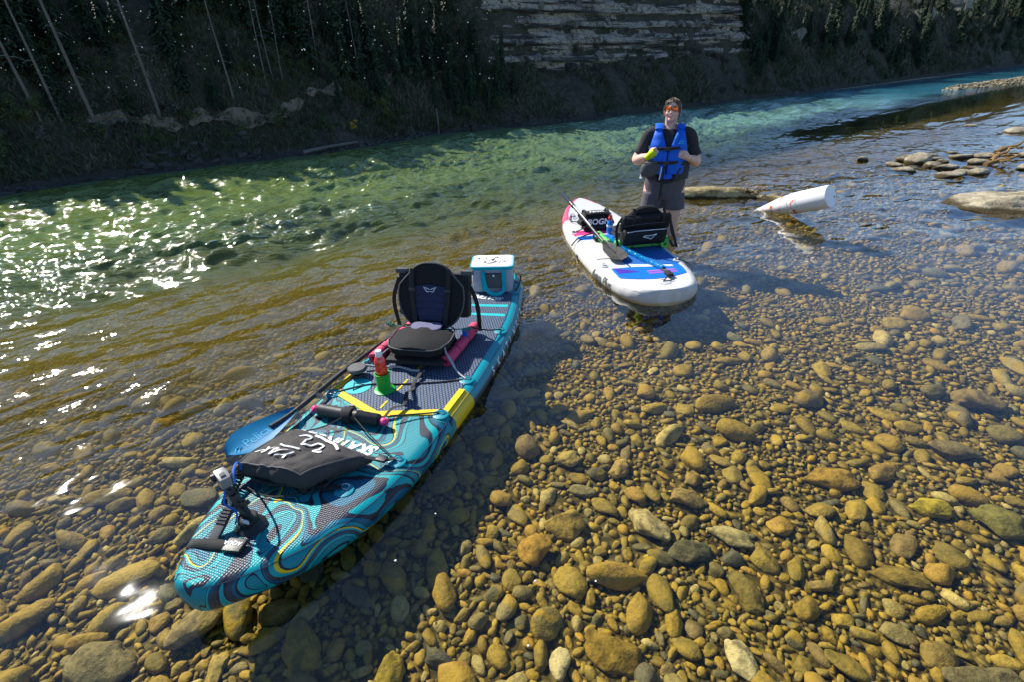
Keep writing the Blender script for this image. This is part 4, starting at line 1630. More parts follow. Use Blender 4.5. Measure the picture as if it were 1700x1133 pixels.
# pink foam noodles under the seat
def noodle(name, lab, path, r, mat, M, hole=True, rings=(0.2, .45, .7), group=None):
    t = thing(name, lab, "foam noodle", M, group)
    P = catmull(path, 6)
    n = len(P)
    mb = MB().tube(P, r, 16, cap=False)
    tube_o = mb.build("foam_tube", mat, t)
    for end, nx in ((0, 1), (n - 1, n - 2)):
        T = (P[end] - P[nx]).normalized()
        q = T.to_track_quat('Z', 'Y').to_matrix().to_4x4()
        q.translation = P[end]
        MB().lathe([(r, 0), (r * .9, .004), (r * .42, .004), (r * .4, -.06)], 16, q).build("end_ring", mat, tube_o)
    for f in rings:
        i = int(f * (n - 1))
        T = (P[i + 1] - P[i]).normalized()
        q = T.to_track_quat('Z', 'Y').to_matrix().to_4x4()
        q.translation = P[i]
        MB().lathe([(r * .98, -.004), (r + .0015, -.003), (r + .0015, .003), (r * .98, .004)], 16, q).build("band", M_RUB, t)
    return t
noodle("foam_noodle", "pink foam noodle under the shore side of the black kayak seat", [(0, 0, .04), (.18, .0, .04), (.34, .008, .045), (.50, .012, .05)], .037, M_PINK, at1(1.80, -.165), rings=(.3, .62, .85))
noodle("foam_noodle", "pink foam noodle under the river side of the black kayak seat", [(0, 0, .04), (.18, .0, .04), (.34, .0, .045), (.50, -.012, .05)], .037, M_PINK, at1(1.70, .305), rings=(.25, .6, .85))

# loose webbing and cords lying on the deck
def deck_strap(name, lab, cat, pts, mat, flat=None, r=.004, n=8, group=None):
    P = []
    for p in pts:
        a, b = p[0], p[1]
        P.append((a, b, dz1(a) + .009 + (p[2] if len(p) > 2 else 0)))
    o = MB().tube(catmull(P, n), r, 8, flat=flat, upv=(0.1, 0.2, 1) if flat else None).build(name, mat)
    o.matrix_world = F1
    return tag(o, lab, cat, group)
deck_strap("webbing_strap", "long black webbing strap snaking across the pad beside the green bottle holder", "strap",
           [(1.80, -.02, .06), (1.68, -.06, .03), (1.55, -.07, .012), (1.50, -.09, .004), (1.40, -.115, .05), (1.33, -.13, .02), (1.26, -.10, .035), (1.20, -.075, .005)], M_RUB, flat=(.026, .003))
deck_strap("bungee_cord", "thin black cord stretched across the pad in front of the bottle", "cord", [(1.70, -.34), (1.62, -.20, .002), (1.53, .02, .002), (1.47, .2, .002), (1.335, .35)], M_RUB, r=.0045)
deck_strap("bungee_cord", "black cord with a clip running from the seat corner to the shore-side ring", "cord", [(1.70, -.345, .004), (1.74, -.27, .02), (1.80, -.18, .09), (1.84, -.14, .13)], M_CORDW, r=.006)
deck_strap("bungee_cord", "black cord from the seat back to the rear shore-side ring", "cord", [(2.12, -.20, .14), (2.25, -.27, .06), (2.38, -.315, .01)], M_RUB, r=.005)
deck_strap("rope", "twisted grey rope lying in front of the seat", "rope", [(1.62, .33, .03), (1.66, .22, .012), (1.70, .12, .006), (1.69, .02, .004), (1.70, -.06, .006)], M_CORDW, r=.008)
deck_strap("webbing_strap", "black strap looped along the river-side edge past the yellow chevron", "strap", [(1.75, .375, .03), (1.58, .40, .05), (1.42, .425, .035), (1.31, .43, .06), (1.245, .40, .05), (1.235, .33, .03), (1.18, .30, .04)], M_RUB, flat=(.024, .003))

# drink bottle in its green holder
M_RED = plain("red_drink", (0.78, 0.035, 0.010), 0.18, 20, .12, spec=.6, coat=.6)
M_CAPW = plain("white_cap", (0.82, 0.80, 0.78), 0.35, 30, .04)
M_GRN = plain("green_holder", (0.0, 0.36, 0.03), 0.45, 30, .08)
hold = thing("bottle_holder", "bright green flanged cup holder stuck on the pad", "cup holder", at1(1.455, .075))
MB().lathe([(.062, .0), (.062, .004), (.045, .008), (.040, .014), (.042, .115), (.046, .117), (.046, .121), (.039, .121), (.036, .016), (.001, .014)], 28).build("cup", M_GRN, hold)
bot = thing("drink_bottle", "red sports drink bottle with a white cap standing in the green holder", "bottle", at1(1.455, .075, dz1(1.455) + .022))
MB().lathe([(.001, 0), (.030, 0), (.034, .005), (.034, .06), (.032, .08), (.031, .10), (.035, .115), (.036, .13), (.033, .145), (.031, .152), (.035, .165), (.034, .185), (.028, .205), (.019, .218), (.016, .226)], 26).build("bottle_body", M_RED, bot)
cp = MB().lathe([(.016, .222), (.0195, .226), (.0195, .25), (.017, .255), (.001, .256)], 26).build("cap", M_CAPW, bot)
MB().lathe([(.0165, .2165), (.019, .2175), (.019, .2215), (.0165, .2225)], 20).build("neck_ring", M_CAPW, bot)

# black tube with pink ends strapped across the chevron (hand pump)
pump = thing("hand_pump", "black cylinder with pink wrapped ends strapped across the deck behind the bag", "hand pump",
             F1 @ Matrix.Translation((1.137, .10, dz1(1.13) + .042)) @ Matrix.Rotation(R(2.0), 4, 'Z'))
RY = Matrix.Rotation(R(90), 4, 'X')
MB().lathe([(.001, -.19), (.030, -.188), (.035, -.182), (.035, .055), (.0365, .057), (.0365, .06), (.035, .062), (.035, .182), (.03, .188), (.012, .19), (.012, .2), (.001, .2)], 24, RY).build("barrel", M_BLACK, pump)
MB().lathe([(.0355, -.03), (.045, -.028), (.047, -.01), (.047, .012), (.045, .026), (.0355, .028)], 24, RY).build("clamp", M_RUB, pump)
MB().tube([(.04, .0, -.035), (.055, 0, 0), (.04, 0, .04)], .008, 8, flat=(.03, .012), upv=(1, 0, 0)).build("clamp_tab", M_BLACK, pump)
for sg in (-1, 1):
    e = MB().ellipsoid((0, 0, 0), (.022, .030, .022), 12, 8)
    e.v = [tuple(Vector(p) + .006 * mnoise.noise_vector(Vector(p) * 60 + Vector((sg, 0, 0)))) for p in e.v]
    e.build("pink_end", plain("hot_pink_wrap", (.82, .03, .20), .5, 60, .2, .004, 80) if sg < 0 else bpy.data.materials["hot_pink_wrap"], pump, loc=(0, sg * .215, -.004))

# round black puck by the river-side edge
pk = thing("deck_mount", "round black puck on a short stem beside the turquoise emblem", "deck mount", at1(1.55, .325))
MB().lathe([(.001, .035), (.05, .035), (.058, .04), (.058, .055), (.052, .062), (.001, .064)], 28).build("puck", M_RUBL, pk)
MB().lathe([(.035, 0), (.03, .01), (.012, .014), (.012, .037)], 16).build("stem", M_BLACK, pk)

# blue paddle tucked along the river side
M_BLADE = plain("blue_blade", (0.004, 0.155, 0.31), 0.35, 9, .12)
pad = thing("paddle", "blue plastic paddle blade on a black shaft sticking out past the bag", "paddle", F1)
rows = []
P0, P1 = Vector((.64, .455, .165)), Vector((1.075, .40, .15))
ax = (P1 - P0).normalized()
lat = Vector((ax.y, -ax.x, 0))
for i in range(25):
    q = i / 24
    w = .088 * (math.sin(min(1, q * 3.2) * math.pi / 2) ** .7) * (1 - .78 * max(0, (q - .35) / .65) ** 1.4)
    c = P0.lerp(P1, q)
    row = []
    for j in range(17):
        an = 2 * math.pi * j / 17
        row.append(c + lat * (w * math.cos(an)) + Vector((0, 0, 1)) * (.004 * math.sin(an) + .02 * math.cos(an) ** 2 - .25 * w * math.cos(an)))
    rows.append(row)
MB().grid(rows, closed_v=True).build("blade", M_BLADE, pad)
MB().tube(catmull([(.9, .42, .163), (1.08, .40, .155), (1.6, .392, .15), (2.6, .30, .15)], 6), .0145, 12).build("shaft", M_BLACK, pad)
M_PELP = plain("pale_blue_print", (0.02, 0.33, 0.58), 0.45, 60, .1)
def on_blade(x, y):
    c = P0 + ax * (.10 + x)
    return c - lat * (y - .025) + Vector((0, 0, .02 * ((y - .025) / .086) ** 2 + .25 * (y - .025) + .0062))
text_on("Pelican", .072, lambda x, y: on_blade(x * .92, y), M_PELP, pad, shear=.12)
lg = MB()
for dx, dy in ((0, 0), (-.012, .008), (-.004, -.008)):
    lg.tube([on_blade(-.045 + dx, .0 + dy), on_blade(-.03 + dx, .018 + dy), on_blade(-.014 + dx, .022 + dy)], .0025, 5)
lg.build("bird_mark", M_PELP, pad)

# black bag on the nose
M_BAG = fabric("black_bag_cloth", (0.046, 0.042, 0.040), .8, 500, .3, .012)
bag = thing("gear_bag", "black fabric gear bag with white prints lashed on the marbled nose", "bag", F1)
BT = [Vector((.560, .272, .275)), Vector((.590, -.050, .270)), Vector((.835, -.205, .210)), Vector((.895, .250, .220))]
BB = [Vector((.585, .265, .14)), Vector((.605, -.035, .135)), Vector((.845, -.205, .125)), Vector((.90, .250, .125))]
def bag_top(u, v):
    """u along front edge 0..1 (river side to shore side), v front to back"""
    p = BT[0].lerp(BT[1], u).lerp(BT[3].lerp(BT[2], u), v)
    uu, vv = min(max(u, 0), 1), min(max(v, 0), 1)
    bulge = .030 * (math.sin(math.pi * uu) * math.sin(math.pi * vv)) ** .6 - .012
    bulge -= .020 * (abs(2 * uu - 1) * abs(2 * vv - 1)) ** 4
    wr = .016 * mnoise.noise(Vector((u * 3 + v * 2.5, v * 4 - u * 2, 2.0))) + .007 * mnoise.noise(Vector((u * 11 + v * 3, v * 5, 5))) + .003 * mnoise.noise(Vector((u * 24, v * 18 + u * 6, 5)))
    return p + Vector((0, 0, bulge + wr * math.sin(math.pi * min(max(u, 0), 1)) ** .5))
rows = []
n = 36
for i in range(n + 1):
    rows.append([bag_top(i / n, j / n) for j in range(n + 1)])
mb = MB().grid(rows)
loop = [(k / n, 0) for k in range(n)] + [(1, k / n) for k in range(n)] + [(1 - k / n, 1) for k in range(n)] + [(0, 1 - k / n) for k in range(n)]
def bag_bot(u, v):
    return BB[0].lerp(BB[1], u).lerp(BB[3].lerp(BB[2], u), v)
side = []
for j in range(7):
    q = j / 6
    row = []
    for u, v in loop:
        t_, b_ = bag_top(u, v), bag_bot(u, v)
        p = t_.lerp(b_, q)
        c = Vector((.72, .07, p.z))
        out_ = (p - c).normalized()
        p = p + out_ * (.034 * math.sin(math.pi * q) ** .7 + .014 * mnoise.noise(Vector((u * 5, v * 5, q * 2.5))) + .006 * mnoise.noise(Vector((u * 14, v * 14, q * 6))))
        row.append(p)
    side.append(row)
mb.grid(side, closed_v=True)
bm_tmp = mb.build("bag_body", M_BAG, bag, angle=55)
MB().tube([bag_top(u, v) + Vector((0, 0, .001)) for u, v in loop], .0045, 6, closed=True).build("piping", M_RUBL, bag)
MB().tube(catmull([(.565, .24, .20), (.548, .19, .185), (.548, .10, .18), (.558, .02, .19)], 6), .008, 8).build("grab_handle", M_RUB, bag)
def bag_print(x, y, lift=.004):
    """print coordinates: x 0..1 from the shore side to the river side, y 0..1 from the back to the front"""
    return bag_top(1 - x, 1 - y) + Vector((0, 0, lift))
# big outlined mark, read from the seat
def stroke(pts, w, name, mat, lift=.0075, parent=None):
    P = [bag_print(q.x, q.y, lift) for q in catmull([(x, y, 0) for x, y in pts], 8)]
    return MB().tube(P, .01, 8, flat=(w, .0015), upv=(0, 0, 1)).build(name, mat, parent or bag)
M_SILV = plain("silver_print", (.62, .64, .68), .4, 40, .08)
stroke([(.22, .42), (.31, .46), (.32, .34), (.35, .24), (.42, .25), (.44, .34), (.47, .38)], .011, "printed_mark", M_WHITEP)
stroke([(.47, .38), (.53, .40), (.56, .29), (.56, .20), (.61, .15), (.68, .16), (.71, .23)], .011, "printed_mark", M_SILV)
stroke([(.18, .20), (.30, .11), (.46, .075), (.60, .07)], .014, "printed_band", M_WHITEP)
text_on("SUP", .026, lambda x, y: bag_print(.30 + x / .42, .075 + y / .33 - x * .1, .0065), M_SEATN, bag)
v_, f_ = subdiv_geo(*text_geo("YAK", .105, .5, .0), .02)
me = bpy.data.meshes.new("lettering")
me.from_pydata([tuple(bag_print(.35 + x / .42, .64 + y / .42, .006)) for x, y, _ in v_], [], f_)
me.materials.append(M_WHITEP)
link("lettering", me, bag)
stroke([(.42, .55), (.50, .555), (.62, .56), (.72, .55)], .010, "printed_line", M_SILV)

# coiled leash on the nose behind the camera mount
lc = MB().tube(coil([(.40, .20, .175), (.47, .245, .18), (.56, .28, .19)], .022, 11), .0055, 6).build("coil_leash", M_BLACK)
lc.matrix_world = F1
tag(lc, "black coiled leash beside the front of the gear bag", "leash")
# straps of the bag
for pts, lab in (([(.60, -.03, .02), (.64, -.11, .012), (.66, -.19, .01)], "black buckle strap from the bag's front corner to the nose ring"),
                 ([(.84, -.21, .05), (.88, -.27, .02), (.92, -.315, .012)], "black buckle strap from the bag's rear corner to the shore-side ring")):
    o = deck_strap("buckle_strap", lab, "strap", pts, M_RUB, flat=(.028, .005))
    q = pts[1]
    MB().box((q[0], q[1], dz1(q[0]) + .018 + q[2]), (.04, .05, .016)).build("buckle", M_BLACK, o, bevel=.004)
deck_strap("bungee_cord", "thin black cord from the hand pump to the shore-side ring beside the bag", "cord", [(1.12, .06, .05), (1.04, -.08, .03), (.92, -.31, .008)], M_RUB, r=.0035)
deck_strap("bungee_cord", "thin black cord from the hand pump to the river-side rail", "cord", [(1.12, .09, .05), (1.02, .18, .02), (.92, .32, .008)], M_RUB, r=.0035)
deck_strap("bungee_cord", "black cord from the hand pump to the ring on the yellow band", "cord", [(1.20, -.12, .03), (1.28, -.24, .012), (1.335, -.345, .008)], M_RUB, r=.0045)
deck_strap("bungee_cord", "black cord lying along the front edge of the bag", "cord", [(.52, .22, .01), (.50, .12, .006), (.52, .02, .006), (.58, -.06, .008), (.655, -.19, .01)], M_RUB, r=.004)

# action camera on a suction mount
cm = thing("camera_mount", "black suction-cup mount with ball arm on the tip of the nose", "camera mount", at1(.335, .015, dz1(.335)))
MB().lathe([(.001, .0), (.062, .0), (.064, .006), (.055, .014), (.042, .024), (.040, .036), (.001, .038)], 28).build("suction_cup", M_BLACK, cm)
MB().lathe([(.036, .036), (.040, .040), (.040, .058), (.034, .064), (.001, .066)], 20).build("turret", M_RUB, cm)
MB().box((0, 0, 0), (.028, .036, .11), Matrix.Translation((.005, .022, .115)) @ Matrix.Rotation(R(-18), 4, 'X')).build("arm", M_BLACK, cm, bevel=.006)
MB().box((0, 0, 0), (.014, .075, .022), Matrix.Translation((-.012, -.022, .10)) @ Matrix.Rotation(R(38), 4, 'X')).build("lever", M_BLACK, cm, bevel=.004)
MB().box((0, 0, 0), (.02, .05, .022), Matrix.Translation((-.004, -.02, .145)) @ Matrix.Rotation(R(-30), 4, 'X')).build("clamp_jaw", M_BLACK, cm, bevel=.004)
MB().box((-.034, -.03, .075), (.006, .03, .018)).build("sticker", M_SILV, cm, bevel=.001)
MB().ellipsoid((.006, .048, .175), (.018, .018, .018), 14, 10).build("ball_joint", M_BLACK, cm)
MB().tube([(.006, .048, .175), (.004, .056, .205)], .009, 10).build("post", M_BLACK, cm)
MB().tube([(0, .03, .19), (.0, .085, .186)], .008, 10).build("thumb_screw", M_BLACK, cm)
ac = thing("action_camera", "small silver action camera on top of the suction mount", "camera", F1 @ Matrix.Translation((.345, .085, dz1(.335) + .24)) @ Matrix.Rotation(R(-24), 4, 'Z') @ Matrix.Rotation(R(8), 4, 'X'))
M_GREYC = plain("silver_case", (.24, .235, .245), .35, 40, .1)
MB().box((0, 0, 0), (.042, .072, .052)).build("case", M_GREYC, ac, bevel=.006)
MB().box((.022, 0, 0), (.006, .056, .040)).build("screen", M_BLACK, ac, bevel=.002)
MB().lathe([(.001, .0), (.017, .0), (.017, .014), (.013, .014), (.012, .008), (.001, .008)], 20, Matrix.Translation((-.022, .016, .008)) @ Matrix.Rotation(R(-90), 4, 'Y')).build("lens", M_BLACK, ac)
MB().box((0, -.01, .029), (.02, .022, .006)).build("shutter_button", M_RUBL, ac, bevel=.002)
# blue tether and the clip float lying on the nose
tc = MB().tube(catmull([(.36, .05, .37), (.40, .085, .40), (.47, .15, .36), (.53, .22, .27), (.56, .27, .20)], 6), .0045, 6).build("tether_cord", M_BLUES)
tc.matrix_world = F1
tag(tc, "bright blue tether cord from the action camera to the bag", "cord")
tc2 = MB().tube(catmull([(.335, .075, .36), (.31, .08, .30), (.33, .06, .24), (.30, .05, .20)], 6), .004, 6).build("tether_cord", M_BLUES)
tc2.matrix_world = F1
tag(tc2, "short blue tether cord hanging under the action camera", "cord")
cl = thing("clip_strap", "black ribbed hook strap hanging from the camera onto the nose", "strap", at1(.275, .095, dz1(.27) + .005, 8))
MB().box((0, 0, 0), (.15, .042, .018), Matrix.Translation((.0, .0, .035)) @ Matrix.Rotation(R(-24), 4, 'Y')).build("strap_body", M_RUBL, cl, bevel=.004)
for k in range(5):
    MB().box((0, 0, 0), (.008, .044, .006), Matrix.Translation((.0, .0, .035)) @ Matrix.Rotation(R(-24), 4, 'Y') @ Matrix.Translation((.005 + k * .014, 0, .011))).build("rib", M_BLACK, cl)
MB().tube([(.065, .0, .07), (.085, -.005, .13), (.075, -.02, .20)], .006, 8).build("hook_stem", M_STEEL, cl)
kn = thing("handle_patch", "black moulded carry handle fixed across the nose", "handle", at1(.20, .055, dz1(.20) - .002, 12))
rows = []
for i in range(21):
    q = i / 20 * 2 - 1
    w = .030 * (1 - .25 * abs(q)) if abs(q) < .85 else .024
    z = .022 * (1 - abs(q) ** 4) + .006
    rows.append([(w * math.cos(an), q * .115, z * max(0, math.sin(an)) + .001) for an in [math.pi * k / 8 for k in range(9)]])
MB().grid(rows).build("grip", M_RUB, kn, angle=60)
MB().box((0, -.085, .016), (.062, .075, .022)).build("end_block", M_BLACK, kn, bevel=.006)
text_on("AQUA", .026, lambda x, y: (.012 - y, -.115 + x, .0285), M_SILV, kn)

# soft cooler on the tail
M_GREYB = fabric("grey_cooler_cloth", (.36, .36, .41), .75, 300, .12, .006)
M_LID = fabric("white_cooler_lid", (.72, .70, .66), .7, 300, .08, .006)
M_AQUA = fabric("aqua_webbing", (0.0, .36, .44), .65, 300, .12)
M_MESH = fabric("charcoal_mesh", (.085, .09, .095), .85, 900, .2)
coo = thing("cooler_bag", "grey soft cooler with turquoise trim and white lid on the tail of the board", "cooler", at1(3.12, .025, deg=180 + 18))
CW, CD, CH = .33, .27, .205
rows = []
nn = 40
for j in range(9):
    q = j / 8
    row = []
    for k in range(nn):
        an = 2 * math.pi * k / nn
        c, s = math.cos(an), math.sin(an)
        x = math.copysign(abs(c) ** .22, c) * CD / 2
        y = math.copysign(abs(s) ** .22, s) * CW / 2
        b = 1 + .035 * math.sin(math.pi * q) + .012 * mnoise.noise(Vector((c * 2, s * 2, q * 2)))
        row.append((x * b, y * b, q * CH))
    rows.append(row)
MB().grid(rows, closed_v=True).build("body", M_GREYB, coo, angle=50)
lid = MB()
lrows = []
for q, z in ((1.045, CH - .012), (1.05, CH + .012), (1.0, CH + .02), (.6, CH + .027), (.01, CH + .029)):
    lrows.append([(p[0] * q, p[1] * q, z) for p in rows[8]])
lid.grid(lrows, closed_v=True, mi=lambda i, j: 1 if i < 1 else 0)
lo = lid.build("lid", [M_LID, M_AQUA], coo, angle=50)
MB().tube([(p[0] * 1.055, p[1] * 1.055, CH + .013) for p in rows[8]], .006, 6, closed=True).build("lid_trim", M_AQUA, lo)
sk = MB()
for pts in ([(-.09, -.10), (-.04, -.12), (.02, -.09), (-.03, -.05), (-.09, -.10)], [(-.05, .02), (.03, .0), (.07, .06), (.0, .09), (-.05, .02)], [(.06, -.11), (.085, -.02), (.06, .03)], [(-.09, .05), (-.06, .11), (.03, .125)], [(.02, -.03), (-.01, .01), (.03, .03)]):
    sk.tube([(x, y, CH + .031 - .02 * (abs(y) / .2) ** 2) for x, y in pts], .0028, 5)
for (x, y) in ((-.03, -.115), (.05, -.06), (-.06, .04), (.04, .10)):
    sk.ellipsoid((x, y, CH + .029), (.01, .012, .003), 8, 5)
sk.build("lid_drawing", M_BLACK, lo)
fx = CD / 2 * 1.03
MB().box((fx + .004, .01, .10), (.012, .135, .125)).build("front_pocket", M_MESH, coo, bevel=.003)
MB().tube([(fx + .012, -.055, .168), (fx + .014, .075, .168)], .004, 6).build("pocket_edge", M_BLACK, coo)
MB().lathe([(.001, .004), (.010, .004), (.011, 0)], 16, Matrix.Translation((fx + .012, .012, .150)) @ Matrix.Rotation(R(90), 4, 'Y')).build("snap_button", M_WHITEP, coo)
MB().lathe([(.001, .003), (.016, .003), (.017, 0)], 16, Matrix.Translation((fx + .010, .012, .150)) @ Matrix.Rotation(R(90), 4, 'Y')).build("snap_patch", M_BLACK, coo)
for y in (.095, -.075):
    MB().box((fx + .005, y, .10), (.008, .034, .175)).build("webbing", M_AQUA, coo, bevel=.002)
MB().tube(catmull([(fx + .01, .095, .17), (fx + .014, .096, .09), (fx + .03, .085, .02), (fx + .055, .03, .005), (fx + .045, -.03, .02), (fx + .03, -.062, .085), (fx + .012, -.075, .175)], 6), .01, 8, flat=(.03, .004), upv=(1, 0, .2)).build("carry_handle", M_AQUA, coo)
for y in (-1, 1):
    MB().box((0, y * CW / 2 * 1.02, .10), (.04, .008, .18)).build("side_webbing", M_AQUA, coo, bevel=.002)
for sg in (1, -1):
    deck_strap("bungee_cord", "black bungee holding the cooler on its shore side" if sg < 0 else "black bungee holding the cooler on its river side", "cord", [(3.05, sg * .19, .004), (3.10, sg * .20, .02), (3.22, sg * .185, .05), (3.30, sg * .14, .03)], M_RUB, r=.006)
# ================================================================== WHITE BOARD
F2 = frame(1.317, 3.975, 97.93)        # x: tail to nose, y: river side, z up
O2A = [0, .008, .025, .06, .12, .22, .4, .7, 1.2, 1.7, 2.1, 2.4, 2.6, 2.72, 2.79, 2.82, 2.83]
O2W = [.10, .15, .20, .255, .305, .355, .405, .445, .455, .44, .395, .325, .245, .17, .11, .055, .012]
L_2 = 2.83
def hw2(a):
    return float(np.interp(a, O2A, O2W))
def rock2(a):
    return .12 * max(0, (a - 1.7) / 1.13) ** 2 + .015 * max(0, 1 - a / .5) ** 2
def dz2(a):
    return .105 + rock2(a)
M_WPVC = plain("white_pvc", (.60, .60, .59), .38, 6, .06, .001, 200)
M_WRAIL = plain("light_grey_rail", (.52, .51, .485), .45, 6, .08, .001, 200)
M_PINKP = plain("pink_pvc", (.72, .05, .15), .4, 12, .1)
b2 = thing("paddle_board", "white inflatable paddle board with pink nose and blue tail pad", "paddle board", F2)
def hmi2(a, j):
    if a > 2.62 and j >= 14:
        return 2 if a > 2.3 else 0
    if 2.18 < a < 2.62 and (14 <= j < 26):
        return 2
    return 0 if j < 14 else 1
hull(hw2, rock2, L_2, .15, .105, 90, hmi2, dense=(2.18, 2.62)).build("hull", [M_WPVC, M_WRAIL, M_PINKP], b2, angle=60)
def edge_line2(sg, n=60, an=R(40)):
    out = []
    for i in range(n + 1):
        a = .01 + (L_2 - .03) * i / n
        w = hw2(a)
        r = min(.075, w * .98)
        out.append((a, sg * ((w - r) + r * math.cos(an)), .105 + rock2(a) - .075 + r * math.sin(an)))
    return out
M_SEAM = plain("grey_seam", (.34, .34, .33), .6, 30, .1)
for sg in (1, -1):
    MB().tube(edge_line2(sg), .0022, 5).build("seam", M_SEAM, b2)
def stripe_mat(name, c0, c1, sc, axis=0):
    t = NT(name)
    co = t.coord()
    s = t.sep(co)
    w = t.math('ABSOLUTE', t.math('SINE', t.math('MULTIPLY', s[axis], sc)))
    c = t.mix(t.maprange(w, .15, .45), c0, c1)
    t.principled(c, .6, t.bump(t.math('MULTIPLY', t.maprange(w, .1, .5), .003), .8), 0, .3)
    return t.m
M_PADG = stripe_mat("grey_grooved_pad", (.22, .22, .21), (.62, .62, .60), 95, 0)
M_PADB = stripe_mat("blue_grooved_pad", (.010, .05, .20), (.015, .13, .44), 95, 0)
M_BLUEB = stripe_mat("bright_blue_pad", (.0, .06, .30), (.0, .17, .62), 95, 0)
M_MAG = stripe_mat("magenta_pad", (.20, .05, .35), (.42, .12, .62), 95, 0)
M_VIO = plain("violet_pad", (.05, .015, .32), .6, 30, .1)
M_PKPAD = stripe_mat("pink_pad", (.55, .02, .14), (.80, .05, .26), 95, 0)
def p2(name, a0, a1, bl, br, off, mat, na=10, nb=10):
    return deck_patch(name, a0, a1, bl, br, off, mat, b2, na, nb, dz2)
edge = lambda a: hw2(a) - .085
p2("grey_pad", .86, 1.52, edge, lambda a: edge(a) - .20, .005, M_PADG)
p2("blue_pad", .60, 1.30, lambda a: edge(a) - .215, lambda a: -edge(a), .005, M_PADB, 14, 12)
p2("tail_pad", lambda f: .27 + .08 * f * f, .585, lambda a: min(edge(a), .31) , lambda a: -min(edge(a), .33), .005, M_BLUEB, 10, 14)
p2("white_band", lambda f: .55 + .03 * f, lambda f: .61 + .05 * f, .12, -.26, .0068, M_WPVC, 3, 8)
p2("violet_wedge", lambda f: .45, lambda f: .47 + .06 * (f + 1), .285, .10, .0066, M_VIO, 3, 6)
for a0 in (.385, .435):
    p2("magenta_bar", a0, a0 + .028, .02, -.24, .0068, M_MAG, 2, 6)
p2("pink_pad", 1.62, 1.78, lambda a: edge(a) + .02, lambda a: -edge(a), .005, M_PKPAD, 3, 10)
p2("blue_stripe", 1.46, 1.585, lambda a: edge(a), lambda a: -edge(a), .0056, M_BLUEB, 3, 10)
p2("white_stripe", 1.585, 1.615, lambda a: edge(a), lambda a: -edge(a), .006, M_WPVC, 2, 6)
M_DARKP = plain("charcoal_print", (.055, .06, .075), .5, 60, .1)
def rail2(a, h):
    w = hw2(a)
    r = .075
    an = h / r
    return (a, (w - r) + (r + .0025) * math.cos(an), .105 + rock2(a) - r + (r + .0025) * math.sin(an))
text_on("Aqua Plus", .12, lambda x, y: rail2(.72 - x * .80, y - .030), M_DARKP, b2, offset=.0022)
v_, f_ = text_geo("Aqua", .13, .3, 0)
me = bpy.data.meshes.new("lettering")
me.from_pydata([(2.22 - y * .9, .03 + x * .8 - .0, dz2(2.15) + .018) for x, y, _ in v_], [], f_)
me.materials.append(M_DARKP)
link("lettering", me, b2)
MB().lathe([(.02, 0), (.024, .004), (.001, .006)], 14, Matrix.Translation((0, 0, 0))).build("valve", M_BLACK, b2).matrix_local = Matrix.Translation(rail2(1.22, -.01)) @ Matrix.Rotation(R(-90), 4, 'X')
M_PATCHG = plain("grey_patch", (.50, .50, .49), .45, 30, .06)
for (a, b) in ((.17, -.02), (.66, -.35), (.66, .35), (1.72, .36), (1.72, -.33), (2.3, .22), (2.3, -.22)):
    d_ring(b2, a, b, M_PATCHG, dz2, .055 if a < .2 else .032)

def at2(a, b, z=None, deg=0):
    return F2 @ Matrix.Translation((a, b, dz2(a) + .006 if z is None else z)) @ Matrix.Rotation(R(deg), 4, 'Z')
def deck_strap2(name, lab, cat, pts, mat, flat=None, r=.004, n=8):
    P = [(p[0], p[1], dz2(p[0]) + .009 + (p[2] if len(p) > 2 else 0)) for p in pts]
    o = MB().tube(catmull(P, n), r, 8, flat=flat, upv=(.1, .2, 1) if flat else None).build(name, mat)
    o.matrix_world = F2
    return tag(o, lab, cat)

# seat seen from behind, with its zipped pocket
seat2 = thing("kayak_seat", "black kayak seat seen from behind with a zipped pocket on the white board", "seat", at2(1.20, -.17, None, 2) @ Matrix.Diagonal((.85, .92, .80, 1)))
Mb2 = build_seat(seat2, back_out, R(-20))
def pillow_box(c, size, M, name, mat, parent, pw=.35, puff=.03, seed=0):
    m = MB()
    nu, nv = 12, 28
    rows = []
    for i in range(nu + 1):
        q = i / nu
        row = []
        for k in range(nv):
            an = 2 * math.pi * k / nv
            cc, s = math.cos(an), math.sin(an)
            e = .25
            f = (1 - abs(2 * q - 1) ** 6) ** .25 if 0 < q < 1 else .02
            x = math.copysign(abs(cc) ** e, cc) * size[0] / 2 * f
            y = math.copysign(abs(s) ** e, s) * size[1] / 2 * (.93 + .07 * f)
            nz = mnoise.noise(Vector((x * 9 + seed, y * 9, q * 3)))
            row.append((c[0] + x * (1 + .25 * nz), c[1] + y, c[2] + (q - .5) * size[2] + .01 * nz))
        rows.append(row)
    m.grid(rows, closed_v=True)
    m.f.append(tuple(range(nv))); m.mi.append(0)
    m.f.append(tuple(nu * nv + k for k in range(nv))[::-1]); m.mi.append(0)
    m.v = [tuple(M @ Vector(p)) for p in m.v]
    return m.build(name, mat, parent, angle=60)
M_PACK = fabric("black_pocket_cloth", (.009, .009, .010), .7, 400, .3, .02)
pillow_box((-.06, 0, .27), (.09, .54, .22), Mb2, "upper_pocket", M_PACK, seat2, seed=1)
pk2 = pillow_box((-.13, .02, .13), (.17, .48, .21), Mb2, "zip_pocket", M_PACK, seat2, seed=2)
MB().tube(catmull([tuple(Mb2 @ Vector(p)) for p in ((-.16, .25, .20), (-.205, .16, .255), (-.215, 0, .265), (-.205, -.18, .255))], 6), .0045, 6).build("zipper", M_SILV, pk2)
MB().tube(catmull([tuple(Mb2 @ Vector(p)) for p in ((-.10, .26, .25), (-.14, .16, .30), (-.15, 0, .315), (-.13, -.2, .30))], 6), .003, 6).build("piping", M_RUBL, pk2)
em = MB()
